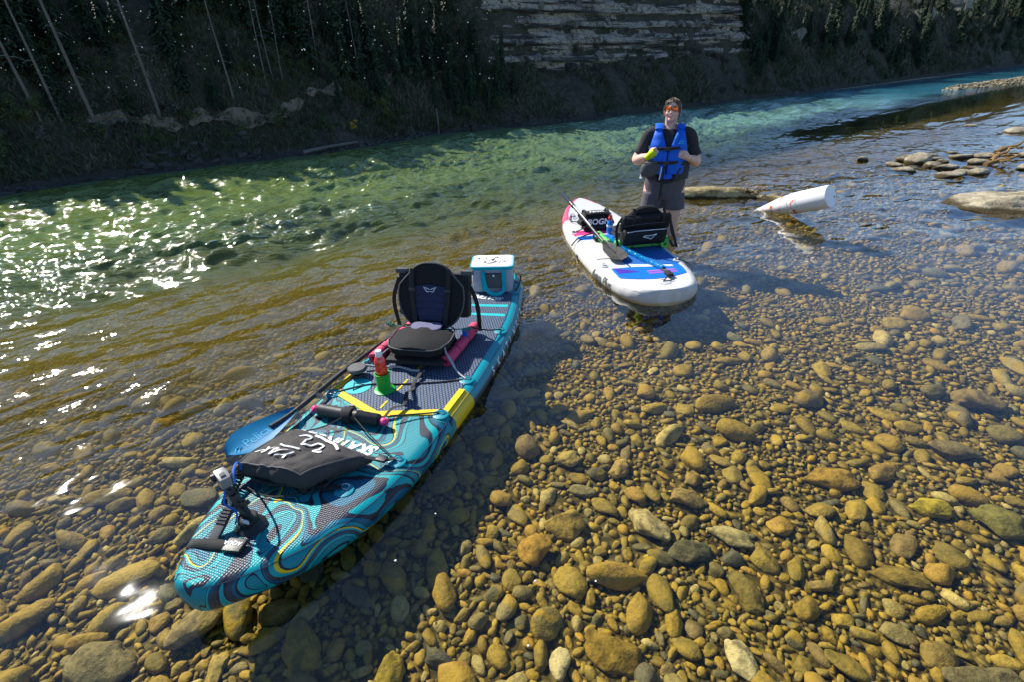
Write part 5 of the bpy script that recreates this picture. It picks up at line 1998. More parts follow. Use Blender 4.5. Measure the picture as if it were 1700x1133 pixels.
for pts in ([(.06, .175), (.035, .19), (.0, .185), (-.04, .19), (-.085, .205), (-.06, .175), (-.045, .15), (-.03, .13), (-.01, .15), (.02, .16), (.06, .175)],):
    em.tube([tuple(Mb2 @ Vector((-.222, y, z))) for y, z in pts], .0045, 5)
em.build("emblem", M_WHITEP, pk2)
for sg in (-1, 1):
    MB().tube(catmull([tuple(Mb2 @ Vector(p)) for p in ((-.05, sg * .16, .47), (-.12, sg * .165, .40), (-.115, sg * .165, .28))], 5), .01, 8, flat=(.03, .004), upv=(-1, 0, .3)).build("pocket_strap", M_RUB, seat2)
    MB().tube(catmull([tuple(Mb2 @ Vector((-.03, sg * .25, .36))), tuple(Mb2 @ Vector((-.06, sg * .31, .2))), (-.30, sg * .33, .02)], 6), .01, 8, flat=(.03, .004), upv=(1, 0, .4)).build("side_strap", M_RUB, seat2)
    MB().tube(catmull([(-.12, sg * .12, .1), (-.16, sg * .12, .05), (-.14, sg * .12, .0)], 5), .01, 8, flat=(.035, .004), upv=(-1, 0, .2)).build("hold_down", M_RUB, seat2)
MB().tube(catmull([tuple(Mb2 @ Vector((-.05, -.28, .30))), (-.19, -.30, .20), (-.24, -.335, .08), (-.27, -.30, .03), (-.24, -.27, .10)], 6), .01, 8, flat=(.03, .005), upv=(1, .3, 0)).build("loose_strap", M_RUB, seat2)
noodle("foam_noodle", "bright green foam noodle across the board under the black seat's pocket", [(0, .27, .045), (0, .1, .045), (.0, -.1, .045), (.0, -.27, .045)], .045, M_GREENF, at2(1.10, -.17), rings=(.35, .72))
noodle("foam_noodle", "short green foam noodle lying lengthwise on the seat's shore side", [(0, 0, .04), (.15, 0, .04), (.32, 0, .04)], .042, M_GREENF, at2(1.02, -.385), rings=())
noodle("foam_noodle", "short green foam noodle lying lengthwise on the seat's river side", [(0, 0, .04), (.15, 0, .04), (.32, 0, .04)], .040, M_GREENF, at2(1.15, .16), rings=(.5,))

# black roll-top bag with white lettering
bg2 = thing("roll_bag", "black roll bag with white lettering strapped on the white board's foredeck", "bag", at2(1.86, .08, None, 90))
pillow_box((0, 0, .075), (.36, .20, .14), Matrix(), "bag_body", M_PACK, bg2, seed=5)
pillow_box((.0, .0, .15), (.30, .14, .05), Matrix(), "roll_top", M_PACK, bg2, seed=6)
MB().box((0, .115, .035), (.34, .05, .05)).build("front_roll", M_RUB, bg2, bevel=.02, bseg=3)
text_on("BOGN", .088, lambda x, y: (.125 - x, .122 - y * .10, .070 + y * .95), M_WHITEP, bg2, shear=.1, offset=.003)
text_on("NOX", .07, lambda x, y: (.085 - x, .055 - y * .9, .190), M_WHITEP, bg2, shear=.1, offset=.003)
for x in (-.13, .13):
    MB().tube(catmull([(x, .15, .0), (x, .125, .10), (x, .05, .188), (x, -.06, .185), (x, -.11, .0)], 5), .01, 8, flat=(.025, .004), upv=(0, 1, .4)).build("lash_strap", M_RUB, bg2)

# bottle by the bag
wb = thing("drink_bottle", "blue bottle with a red cap standing beside the seat on the white board", "bottle", at2(1.62, -.01))
M_BB = plain("blue_bottle", (.01, .22, .62), .25, 30, .1, coat=.5)
MB().lathe([(.001, 0), (.032, 0), (.034, .006), (.034, .10), (.026, .125), (.016, .14), (.016, .15)], 22).build("bottle_body", M_BB, wb)
MB().lathe([(.018, .145), (.021, .15), (.021, .175), (.012, .182), (.010, .20), (.001, .201)], 18).build("cap", M_RED, wb)
MB().lathe([(.0345, .07), (.0355, .072), (.0355, .095), (.0345, .097)], 22).build("label_band", M_WHITEP, wb)

# paddle lying diagonally
M_CAMO = NT("camo_blade")
_co = M_CAMO.coord()
_c = M_CAMO.ramp(M_CAMO.noise(_co, 26.0, 4.0, .7), [(0, (.035, .032, .028)), (.42, (.10, .09, .075)), (.52, (.045, .042, .035)), (.6, (.17, .155, .13)), (.72, (.06, .055, .05))], 'CONSTANT')
M_CAMO.principled(_c, .45, None, 0, .4)
M_CAMO = M_CAMO.m
pd2 = thing("paddle", "black and white paddle with a camouflage blade lying across the white board", "paddle", F2)
A, Bp = Vector((2.27, .36, .42)), Vector((1.13, .215, .185))
MB().tube([A, A.lerp(Bp, .22)], .019, 12).build("handle_grip", M_SEATN, pd2)
MB().tube([A.lerp(Bp, .22), A.lerp(Bp, .30)], .024, 12).build("collar", M_BLACK, pd2)
MB().tube([A.lerp(Bp, .28), Bp], .0155, 12).build("shaft", M_BLACK, pd2)
MB().tube([A.lerp(Bp, .3) + Vector((0, .004, .0135)), A.lerp(Bp, .72) + Vector((0, .004, .0135))], .006, 8).build("shaft_stripe", M_WHITEP, pd2)
ax2 = (Bp - A).normalized()
rows = []
lat2 = Vector((ax2.y, -ax2.x, 0)).normalized()
C0, C1 = Bp, Vector((.70, .175, .135))
for i in range(23):
    q = i / 22
    w = .016 + .083 * math.sin(min(1, q * 1.6) * math.pi / 2) ** 1.3
    if q > .8:
        w *= math.sqrt(max(0.02, 1 - ((q - .8) / .2) ** 2))
    c = C0.lerp(C1, q)
    rows.append([c + lat2 * (w * math.cos(2 * math.pi * j / 16)) + Vector((0, 0, .004 * math.sin(2 * math.pi * j / 16) + .016 * math.cos(2 * math.pi * j / 16) ** 2)) for j in range(16)])
bl2 = MB().grid(rows, closed_v=True).build("blade", M_CAMO, pd2)
MB().tube([C0.lerp(C1, .05) + Vector((0, 0, .02)), C0.lerp(C1, .62) + Vector((0, 0, .016))], [.012, .004], 8).build("blade_rib", M_BLACK, bl2)

# cyan coiled leash to its cuff
M_CYAN = plain("cyan_coil", (.0, .38, .72), .3, 40, .1, coat=.3)
M_BLUEC = plain("blue_coil", (.0, .12, .60), .3, 40, .1)
lsh = thing("coil_leash", "cyan spiral leash stretched along the tail of the white board", "leash", F2)
MB().tube(coil([(1.26, .09, dz2(1.2) + .06), (1.0, .03, dz2(1) + .03), (.7, -.05, dz2(.7) + .025), (.44, -.13, dz2(.44) + .025)], .020, 38, 9), .0062, 6).build("coil", M_CYAN, lsh)
MB().tube(catmull([(.46, -.12, dz2(.4) + .02), (.38, -.13, dz2(.38) + .015), (.30, -.12, dz2(.3) + .02)], 5), .01, 8, flat=(.035, .012), upv=(0, 0, 1)).build("cuff", M_RUBL, lsh)
MB().box((.30, -.115, dz2(.3) + .025), (.09, .055, .03)).build("cuff_pad", M_RUB, lsh, bevel=.008)
MB().tube(catmull([(.25, -.10, dz2(.25) + .02), (.20, -.05, dz2(.2) + .03), (.17, -.02, dz2(.17) + .012), (.19, -.12, dz2(.17) + .01)], 6), .005, 6).build("leash_string", M_RUB, lsh)
for nm, lab, pts, mt, r in (
    ("bungee_cord", "thin grey bungee on the nose of the white board ahead of the roll bag", [(2.32, .24), (2.1, .30, .01), (1.98, .14, .02)], M_RUB, .006),
    ("bungee_cord", "thin bungee from the roll bag to the white board's river rail", [(1.74, .37), (1.75, .30, .01), (1.78, .2, .04)], M_RUB, .006),
    ("webbing_strap", "black strap dangling over the white board's river rail", [(1.40, .47, -.035), (1.44, .415, .006), (1.50, .36, .01), (1.54, .24, .03), (1.56, .15, .03)], M_RUB, .007),
    ("tether_cord", "blue tether cord near the paddle shaft on the white board", [(1.46, .40, .008), (1.50, .32, .012), (1.48, .22, .02), (1.40, .16, .03)], M_BLUES, .006),
    ("side_cord", "black cord hanging over the shore rail behind the seat", [(.66, -.36, .008), (.60, -.44, -.02), (.52, -.45, -.06)], M_RUB, .006)):
    deck_strap2(nm, lab, "cord" if "cord" in nm else "strap", pts, mt, r=r)
dmt = thing("paddle_clip", "black paddle clip on the white board's river side", "clip", at2(1.40, .20))
MB().box((0, 0, .02), (.07, .06, .03)).build("clip_base", M_BLACK, dmt, bevel=.006)
MB().tube(catmull([(0, -.035, .03), (0, -.03, .075), (0, .03, .075), (0, .035, .03)], 5), .009, 8).build("clip_jaw", M_BLACK, dmt)
# ================================================================== THE PADDLER
PX, PY = 1.715, 5.80
ZB = -0.27                                   # riverbed under her feet
yaw = math.atan2(PX, PY) * -1.0
FP = Matrix.Translation((PX, PY, ZB)) @ Matrix.Rotation(math.pi + math.atan2(-PX, PY) , 4, 'Z')
# local frame: x = her left (picture right), -y... : +y forward to the camera, z up from the soles
FP = Matrix.Translation((PX, PY, ZB)) @ Matrix.Rotation(math.atan2(-PY, -PX) - math.pi / 2, 4, 'Z') @ Matrix.Diagonal((-1, 1, 1, 1))
def pflip(me_obj):
    return me_obj
M_SKIN = NT("skin")
_co = M_SKIN.coord()
_c = M_SKIN.mix(M_SKIN.noise(_co, 9.0, 3.0), (.62, .36, .27), (.74, .47, .36))
M_SKIN.principled(_c, .5, None, 0, .4, Subsurface_Weight=.08, Subsurface_Radius=(.01, .004, .002))
M_SKIN = M_SKIN.m
M_HAIR = plain("brown_hair", (.13, .078, .042), .5, 60, .4, .004, 120)
M_TEE = fabric("charcoal_tee", (.030, .029, .033), .9, 500, .25, .015)
M_SHORT = fabric("grey_shorts", (.085, .078, .09), .85, 500, .3, .015)
M_VEST = fabric("blue_vest_nylon", (.0, .095, .56), .55, 300, .12, .012)
M_VESTD = fabric("charcoal_vest_panel", (.035, .035, .04), .8, 300, .2)
M_GLOVE = fabric("neon_glove", (.50, .62, .01), .7, 400, .15)
M_LENS = plain("orange_mirror_lens", (.80, .13, .01), .15, 30, .2, metallic=.6)
M_POUCH = fabric("grey_pouch", (.075, .072, .080), .8, 400, .2, .01)

def loft(rings, seg=20):
    """rings: (centre, rx, ry, [tilt matrix]) stacked ellipses"""
    rows = []
    for rg in rings:
        c, rx, ry = Vector(rg[0]), rg[1], rg[2]
        e = rg[3] if len(rg) > 3 else 1.0
        row = []
        for k in range(seg):
            a = 2 * math.pi * k / seg
            cc, s = math.cos(a), math.sin(a)
            row.append(c + Vector((math.copysign(abs(cc) ** e, cc) * rx, math.copysign(abs(s) ** e, s) * ry, 0)))
        rows.append(row)
    m = MB().grid(rows, closed_v=True)
    n = len(rows)
    m.f.append(tuple(range(seg))); m.mi.append(0)
    m.f.append(tuple((n - 1) * seg + k for k in range(seg))[::-1]); m.mi.append(0)
    return m
def limb(pts, rad, seg=14, n=6):
    P = catmull(pts, n)
    k = len(P)
    r = np.interp(np.linspace(0, 1, k), np.linspace(0, 1, len(rad)), rad)
    return MB().tube(P, list(r), seg)
def merge(*ms):
    o = MB()
    for m in ms:
        o.add(m.v, m.f)
    return o
def remeshed(mb, name, mat, parent, voxel=.008, smooth_it=4):
    me = bpy.data.meshes.new(name)
    me.from_pydata(mb.v, [], mb.f)
    bm = bmesh.new(); bm.from_mesh(me)
    bmesh.ops.recalc_face_normals(bm, faces=bm.faces)
    bm.to_mesh(me); bm.free()
    tmp = bpy.data.objects.new("tmp_remesh", me)
    COL.objects.link(tmp)
    md = tmp.modifiers.new("r", 'REMESH')
    md.mode = 'VOXEL'
    md.voxel_size = voxel
    sm = tmp.modifiers.new("s", 'SMOOTH')
    sm.factor = .5
    sm.iterations = smooth_it
    dg = bpy.context.evaluated_depsgraph_get()
    out = bpy.data.meshes.new_from_object(tmp.evaluated_get(dg))
    bpy.data.objects.remove(tmp)
    out.name = name
    out.materials.clear()
    out.materials.append(mat)
    out.shade_smooth()
    return link(name, out, parent)

person = thing("person", "person in a blue life vest, charcoal tee and grey shorts standing behind the white board", "person", FP)

# --- joints (x her left = picture right, y forward, z up)
# arms: her right arm is at picture left (x negative)
shR, elR, wrR = Vector((-.185, -.02, 1.335)), Vector((-.315, .02, 1.09)), Vector((-.185, .17, 1.15))
shL, elL, wrL = Vector((.185, -.02, 1.335)), Vector((.295, .0, 1.08)), Vector((.215, .165, 1.14))
def hand(w, d, side, grip):
    """palm with five curled fingers; d points along the forearm"""
    d = d.normalized()
    up = Vector((0, 0, 1)) - d * d.z
    up.normalize()
    inn = Vector((0, 1, 0)) - d * d.y - up * up.y
    inn.normalize()
    ms = []
    pc = w + d * .045
    ms.append(limb([w, w + d * .03, w + d * .085], [.028, .036, .034], 12, 3))
    for i in range(4):
        o = up * (.030 - i * .019)
        L = (.030, .034, .032, .026)[i]
        b = w + d * .078 + o
        p1 = b + d * L * .9 + inn * .004
        p2 = p1 + (-inn * .7 + d * .35) * L
        p3 = p2 + (-inn * .75 - d * .5) * L * .8
        ms.append(limb([b - d * .02, b, p1, p2, p3], [.0095, .0095, .009, .0085, .007], 8, 3))
    tb = w + d * .03 + up * .03
    ms.append(limb([tb - up * .01, tb + d * .02 + up * .012, tb + d * .05 + up * .012 - inn * .012, tb + d * .068 + up * .004 - inn * .025], [.013, .012, .010, .008], 8, 3))
    return ms
fR, fL = (Vector((-.09, .20, 1.235)) - wrR), (Vector((.13, .20, 1.18)) - wrL)
hR, hL = hand(wrR, fR, -1, 0), hand(wrL, fL, 1, 0)

torso = loft([((0, -.01, .80), .17, .13), ((0, -.01, .88), .195, .15), ((0, .0, .98), .19, .15), ((0, .005, 1.10), .185, .145), ((0, 0, 1.22), .19, .14), ((0, -.01, 1.31), .18, .12), ((0, -.015, 1.37), .13, .09), ((0, -.015, 1.42), .075, .065)])
legs = []
for sg in (-1, 1):
    legs.append(limb([(sg * .10, -.01, .86), (sg * .115, .0, .66), (sg * .115, .0, .46), (sg * .12, -.015, .30), (sg * .12, -.02, .09)], [.115, .105, .072, .07, .042], 16, 4))
    legs.append(limb([(sg * .12, -.05, .045), (sg * .125, .05, .04), (sg * .135, .15, .025)], [.045, .042, .028], 12, 4))
neck = limb([(0, -.02, 1.38), (0, -.008, 1.45), (0, .01, 1.52)], [.068, .060, .060], 16, 3)
# head tilted back and a touch to the picture left
HM = Matrix.Translation((.004, .012, 1.565)) @ Matrix.Rotation(R(4), 4, 'Y') @ Matrix.Rotation(R(16), 4, 'X') @ Matrix.Rotation(R(8), 4, 'Z')
head = MB()
head.ellipsoid((0, -.012, .035), (.073, .092, .082), 20, 14, HM)
head.ellipsoid((0, .018, -.035), (.060, .070, .072), 20, 14, HM)
head.ellipsoid((0, .062, -.092), (.026, .022, .020), 12, 8, HM)           # chin
head.ellipsoid((0, .092, -.022), (.0135, .017, .026), 10, 8, HM)         # nose
head.ellipsoid((0, .100, -.036), (.016, .013, .011), 10, 8, HM)
for sg in (-1, 1):
    head.ellipsoid((sg * .074, -.012, -.012), (.011, .020, .032), 10, 8, HM)
    head.ellipsoid((sg * .036, .058, -.034), (.024, .024, .026), 10, 8, HM)
    head.ellipsoid((sg * .03, .073, .026), (.026, .012, .009), 10, 8, HM)
armR = limb([shR + Vector((.05, 0, .0)), shR, shR.lerp(elR, .5), elR, elR.lerp(wrR, .45), wrR], [.062, .068, .062, .054, .050, .030], 14, 4)
armL = limb([shL - Vector((.05, 0, .0)), shL, shL.lerp(elL, .5), elL, elL.lerp(wrL, .45), wrL], [.062, .068, .062, .054, .050, .030], 14, 4)
remeshed(merge(torso, neck, head, armR, armL, *legs, *hR, *hL), "body", M_SKIN, person, .0062, 3)

# mouth, sunglasses, hair
M_LIP = plain("lips", (.48, .20, .17), .4, 40, .1)
lips = MB()
lips.ellipsoid((0, .086, -.062), (.018, .005, .0032), 12, 6, HM)
lips.ellipsoid((0, .085, -.069), (.015, .005, .0036), 12, 6, HM)
lips.build("lips", M_LIP, person)
gl = MB()
for sg in (-1, 1):
    rows = []
    for i in range(6):
        q = i / 5
        rows.append([tuple(HM @ Vector((sg * .034 + .028 * q * math.copysign(abs(math.cos(a)) ** .8, math.cos(a)), .094 - .02 * (q * math.cos(a) * sg) - .004 * q * q - .01 * (sg * math.cos(a) * q > .5), .012 + .022 * q * math.sin(a)))) for a in [2 * math.pi * k / 20 for k in range(20)]])
    gl.grid(rows, closed_v=True)
sg_o = gl.build("sunglasses", M_LENS, person, angle=70)
fr_ = MB()
for sg in (-1, 1):
    fr_.tube([tuple(HM @ Vector((sg * .034 + .028 * math.copysign(abs(math.cos(a)) ** .8, math.cos(a)), .090 - .02 * math.cos(a) * sg - .01 * (sg * math.cos(a) > .5), .012 + .022 * math.sin(a)))) for a in [2 * math.pi * k / 20 for k in range(20)]], .0022, 5, closed=True)
    fr_.tube([tuple(HM @ Vector(p)) for p in ((sg * .062, .062, .02), (sg * .078, .03, .018), (sg * .079, -.02, .012))], .003, 5)
fr_.tube([tuple(HM @ Vector(p)) for p in ((-.008, .096, .018), (0, .100, .02), (.008, .096, .018))], .003, 5)
fr_.build("glasses_frame", M_BLACK, sg_o)
hair = MB()
rows = []
for i in range(13):
    q = i / 12
    th = q * R(128)
    row = []
    for k in range(28):
        a = 2 * math.pi * k / 28
        frontness = max(0, math.sin(a))
        t2 = th * (1 - .52 * frontness ** 1.5)
        rx, ry, rz = .084, .102, .097
        n_ = 1 + .025 * mnoise.noise(Vector((math.cos(a) * 5, math.sin(a) * 5, q * 4)))
        row.append(tuple(HM @ Vector((rx * math.sin(t2) * math.cos(a) * n_, -.016 + ry * math.sin(t2) * math.sin(a) * n_, .034 + rz * math.cos(t2) * n_))))
    rows.append(row)
hair.grid(rows, closed_v=True)
hair.ellipsoid((0, -.125, -.01), (.032, .045, .04), 12, 8, HM)
for sg in (-1, 1):
    hair.tube([tuple(HM @ Vector(p)) for p in ((sg * .078, .03, .04), (sg * .082, .03, -.01), (sg * .078, .025, -.06), (sg * .07, .015, -.10))], [.008, .007, .005, .002], 6)
    for k in range(4):
        hair.tube([tuple(HM @ Vector(p)) for p in ((sg * (.01 + .012 * k), .05 - .01 * k, .118 - .004 * k), (sg * (.03 + .014 * k), .085 - .012 * k, .095 - .006 * k), (sg * (.055 + .008 * k), .065 - .01 * k, .06 - .008 * k))], [.006, .005, .003], 5)
hair.build("hair", M_HAIR, person, angle=80)

# T-shirt
def sleeve(sh, el, sg):
    a = sh + Vector((-sg * .08, 0, .022))
    b = sh + Vector((sg * .012, 0, .004))
    c = sh.lerp(el, .5)
    e = sh.lerp(el, .80)
    return limb([a, b, c, e], [.064, .071, .072, .078], 18, 4)
tee = loft([((0, -.005, .85), .196, .165), ((0, .0, .94), .205, .172), ((0, .008, 1.05), .20, .168), ((0, .005, 1.18), .198, .16), ((0, -.005, 1.29), .192, .142), ((0, -.012, 1.355), .155, .112), ((0, -.014, 1.405), .085, .080)], 28)
to = remeshed(merge(tee, sleeve(shR, elR, -1), sleeve(shL, elL, 1)), "t_shirt", M_TEE, person, .011, 5)
# shorts
sh_ = [loft([((0, -.01, .70), .20, .150), ((0, -.008, .78), .212, .165), ((0, -.005, .86), .215, .168), ((0, 0, .93), .205, .165)], 28)]
for sg in (-1, 1):
    sh_.append(loft([((sg * .118, 0, .585), .122, .132), ((sg * .112, 0, .66), .120, .135), ((sg * .105, -.005, .76), .115, .14)], 22))
remeshed(merge(*sh_), "shorts", M_SHORT, person, .011, 4)
MB().tube(catmull([(-.02, .178, .90), (-.025, .185, .80), (-.02, .18, .72), (-.03, .175, .62)], 5), .005, 6).build("drawstring", M_RUB, person)

# glove (fingerless) on her right hand
gm = limb([wrR - fR.normalized() * .035, wrR, wrR + fR.normalized() * .03, wrR + fR.normalized() * .085], [.036, .036, .044, .042], 14, 4)
d_ = fR.normalized()
remeshed(gm, "glove", M_GLOVE, person, .006, 2)

# life vest: two front panels, back, shoulder straps, belts
vest = thing("life_vest", "x", "vest")
bpy.data.objects.remove(vest)
def vest_panel(sg):
    rows = []
    nz, nx = 22, 12
    for i in range(nz + 1):
        q = i / nz
        z = .985 + .445 * q                       # waist to collar
        # inner edge opens into the neckline above the top belt
        xin = .006 if q < .46 else .006 + .085 * ((q - .46) / .54) ** 1.1
        xout = .205 - .03 * q if q < .5 else .19 - .055 * ((q - .5) / .5) ** 1.2
        bod_y = np.interp(q, [0, .3, .6, .85, 1.0], [.190, .196, .182, .135, .060])
        row = []
        for j in range(nx + 1):
            u = j / nx
            x = xin + (xout - xin) * u
            y = bod_y * math.sqrt(max(.05, 1 - (x / .262) ** 2)) + .022 * math.sin(math.pi * u) ** .6 * (1 - .5 * q) + .018
            cr = -.010 * math.exp(-((q - .245) / .03) ** 2) - .012 * math.exp(-((q - .53) / .035) ** 2)
            y += cr + .004 * mnoise.noise(Vector((x * 22, z * 14, sg)))
            row.append(Vector((sg * x, y, z)))
        rows.append(row)
    m = MB().grid(rows)
    back = [[Vector((p.x, p.y - .05, p.z)) for p in r] for r in rows]
    m.grid(back, flip=True)
    m.grid([[r[0] for r in rows], [r[0] for r in back]])
    m.grid([[r[-1] for r in rows], [r[-1] for r in back]])
    m.grid([rows[0], back[0]])
    m.grid([rows[-1], back[-1]])
    return m
vp = None
for sg in (-1, 1):
    vp_ = vest_panel(sg).build("vest_panel", M_VEST, person, angle=60)
    # charcoal lower side of the vest
    rows = []
    for i in range(9):
        q = i / 8
        z = .925 + .185 * q
        xin = .075 + .085 * q if sg > 0 else .085 + .07 * q
        rows.append([(sg * (xin + (.232 - xin) * j / 8), .205 * math.sqrt(max(.02, 1 - ((xin + (.232 - xin) * j / 8) / .245) ** 2)) + .030, z) for j in range(9)])
    MB().grid(rows).build("vest_side", M_VESTD, person, angle=70)
    # shoulder strap over to the back
    MB().tube(catmull([(sg * .104, .110, 1.405), (sg * .108, .045, 1.437), (sg * .11, -.06, 1.425), (sg * .112, -.13, 1.35), (sg * .11, -.17, 1.2)], 6), .02, 10, flat=(.085, .03), upv=(0, .3, 1)).build("vest_shoulder", M_VEST, person)
rows = []
for i in range(9):
    z = .96 + .42 * i / 8
    rows.append([(.21 * math.sin(a), -.185 * math.cos(a) * (1 - .25 * (i / 8) ** 2), z) for a in np.linspace(-1.45, 1.45, 13)])
MB().grid(rows).build("vest_back", M_VESTD, person, angle=70)
MB().add([(-.07, .222, .985), (.055, .225, .985), (.075, .22, .955), (.04, .222, .935), (-.05, .222, .935)], [(0, 1, 2, 3, 4)]).build("vest_tail", M_VEST, person)
for z, dy in ((1.237, .0), (1.10, .012)):
    pts = [(.212 * math.sin(a), .222 * math.cos(a) * (.97 if abs(a) > .8 else 1.0) + dy + .008, z + .01 * math.sin(a * 1.3)) for a in np.linspace(-1.3, 1.3, 21)]
    MB().tube(pts, .01, 8, flat=(.030, .006), upv=(0, .25, .97) if False else (0, 1, 0)).build("vest_belt", M_RUB, person)
    MB().box((-.005, .240 + dy, z), (.06, .016, .034)).build("belt_buckle", M_BLACK, person, bevel=.004)
MB().tube(catmull([(-.02, .245, 1.07), (-.025, .25, .97), (-.035, .235, .86), (-.04, .22, .72)], 5), .01, 8, flat=(.018, .004), upv=(0, 1, 0)).build("belt_tail", M_RUB, person)
MB().tube(catmull([(-.045, .246, 1.06), (-.05, .25, 1.0), (-.058, .245, .93)], 5), .006, 6).build("zip_pull", M_SILV, person)
lgm = MB()
for (x0, z0, x1, z1) in ((.09, 1.30, .15, 1.305), (.10, 1.29, .12, 1.315), (.13, 1.29, .145, 1.318), (.085, 1.285, .155, 1.287)):
    y0, y1 = .196, .186
    lgm.tube([(x0, y0 + .018, z0), (x1, y1 + .018, z1)], .002, 5)
lgm.build("vest_logo", M_PELP, person)
MB().tube([(.062, .205, 1.33), (.078, .185, 1.375)], .006, 6).build("whistle", M_PELP, person)
# waist pouch on her right hip
po = thing("waist_pouch", "grey zipped waist pouch hanging on the person's hip beside the gloved hand", "pouch", FP)
m = MB().ellipsoid((0, 0, 0), (.105, .058, .085), 24, 14)
m.v = [(math.copysign(abs(x / .105) ** .75, x) * .105, y, math.copysign(abs(z / .085) ** .75, z) * .085 + .25 * x + .006 * mnoise.noise(Vector((x * 25, y * 25, z * 25)))) for x, y, z in m.v]
m.v = [(p[0] - .155, p[1] + .185, p[2] + 1.035) for p in m.v]
m.build("pouch_body", M_POUCH, po, angle=80)
MB().tube(catmull([(-.235, .20, 1.085), (-.17, .252, 1.10), (-.09, .245, 1.09)], 6), .004, 6).build("pouch_zip", M_RUB, po)
MB().tube(catmull([(-.245, .15, .97), (-.255, .17, .93), (-.235, .19, .94)], 4), .008, 6).build("pouch_tab", M_SILV, po)
# ================================================================== SHALLOWS AT THE RIGHT
# white float, half sunk
M_FLOAT = NT("white_float_paint")
_co = M_FLOAT.coord()
_z = M_FLOAT.sep(_co)
_n = M_FLOAT.noise(M_FLOAT.mapping(_co, sc=(6, 6, 9)), 1.0, 4.0, .65)
_m = M_FLOAT.math('MULTIPLY', M_FLOAT.maprange(_n, .55, .58), M_FLOAT.math('SUBTRACT', 1.0, M_FLOAT.maprange(_z[2], .52, .62)))
_c = M_FLOAT.mix(_m, (.78, .78, .77), (.62, .09, .02))
M_FLOAT.principled(_c, .4, None, 0, .45)
M_FLOAT = M_FLOAT.m
tip, top = Vector((3.235, 6.765, -.03)), Vector((3.745, 6.085, .30))
q = (top - tip).normalized().to_track_quat('Z', 'Y').to_matrix().to_4x4()
q.translation = tip
Lf = (top - tip).length
fl = thing("channel_float", "white tapered float with orange-red stripes lying half sunk in the shallows", "float", q)
MB().lathe([(.006, -.05), (.02, 0), (.06, .16), (.098, .30), (.124, .46), (.131, .56), (.133, Lf - .012), (.131, Lf - .003)], 36).build("float_body", M_FLOAT, fl)
M_CAPB = plain("white_end_cap", (.76, .77, .80), .4, 20, .05)
cap = MB().lathe([(.131, Lf - .003), (.128, Lf + .002), (.001, Lf + .003)], 36).build("end_cap", M_CAPB, fl)
MB().lathe([(.001, Lf + .0045), (.012, Lf + .0045), (.013, Lf + .002)], 14, Matrix.Translation((.085, -.02, 0))).build("plug", M_BLACK, cap)
for z in (.46, .57):
    MB().lathe([(.1245 + .06 * (z - .46), z - .004), (.1275 + .06 * (z - .46), z), (.1245 + .06 * (z - .46), z + .004)], 30).build("band", M_WRAIL, fl)

def rock_obj(name, lab, cat, loc, rad, yaw_, mat, seed, sub=4, rough=.22, ang=.5, group=None, tilt=(0, 0)):
    V, F = stone_shape(sub, seed, rough, ang)
    W = V * np.array(rad)
    for i, p in enumerate(V):
        W[i] += p * min(rad) * .16 * mnoise.noise(Vector(p * 4.5 + seed)) + p * min(rad) * .06 * mnoise.noise(Vector(p * 11 + seed))
    o = np_mesh(name, W, F, mat)
    o.location = loc
    o.rotation_euler = (tilt[0], tilt[1], yaw_)
    return tag(o, lab, cat, group)
def boulder_mat(name, c0, c1, wet=(.06, .045, .02)):
    t = NT(name)
    co = t.coord()
    ge = t.n("ShaderNodeNewGeometry")
    zw = t.sep(ge.outputs["Position"])[2]
    a = t.noise(co, 6.0, 6.0, .7)
    b = t.noise(co, 34.0, 5.0, .7)
    c = t.mix(t.maprange(a, .36, .64), c0, c1)
    c = t.mix(t.math('MULTIPLY', t.maprange(b, .5, .7), .4), c, tuple(v * .4 for v in c0))
    edge_ = t.math('ADD', zw, t.math('MULTIPLY', t.math('SUBTRACT', a, .5), .07))
    c = t.mix(t.maprange(edge_, .015, .05), wet, c)
    t.principled(c, .85, t.bump(t.math('ADD', t.math('MULTIPLY', a, .05), t.math('MULTIPLY', b, .02)), .8), 0, .2)
    return t.m
M_BOULD = boulder_mat("pale_boulder", (.24, .20, .13), (.42, .37, .26))  # pale tan rock colour mottled by noise, wet tone near the waterline
M_LOGR = boulder_mat("mossy_rock", (.24, .18, .075), (.46, .37, .19), (.045, .032, .012))
M_BAR = boulder_mat("bar_stone", (.25, .21, .14), (.40, .35, .25))
rock_obj("boulder", "broad pale flat boulder breaking the surface at the right edge", "boulder", (6.55, 6.45, -.02), (.98, .52, .20), R(-14), M_BOULD, 401, 5)
rock_obj("long_rock", "long log-shaped tan rock lying in the water beside the white float", "rock", (2.95, 7.46, -.01), (.74, .16, .15), R(-12), M_LOGR, 402, 4, .15, .2)
rock_obj("long_rock", "dark leaf-strewn end of the log-shaped rock nearest the float", "rock", (3.66, 7.13, -.02), (.36, .13, .09), R(-24), M_LOGR, 403, 4, .3, .5)
# dead leaves caught on it
M_DLEAF = plain("brown_dead_leaf", (.16, .09, .025), .8, 60, .4)
random.seed(71)
for k in range(14):
    lf = MB()
    w, l = random.uniform(.015, .03), random.uniform(.03, .06)
    lf.add([(-l, 0, 0), (-l * .3, w, .006), (l * .4, w * .8, .01), (l, 0, .002), (l * .4, -w * .8, .008), (-l * .3, -w, .004), (0, 0, -.004)], [(0, 1, 6), (1, 2, 6), (2, 3, 6), (3, 4, 6), (4, 5, 6), (5, 0, 6)])
    o = lf.build("dead_leaf", M_DLEAF)
    o.location = (3.42 + random.gauss(0, .09), 7.30 + random.gauss(0, .05), .075 + random.uniform(0, .09))
    o.rotation_euler = (random.uniform(-.9, .9), random.uniform(-.9, .9), random.random() * 6)
    tag(o, "brown dead leaf caught on the log-shaped rock", "leaf", "dead leaves on the long rock")

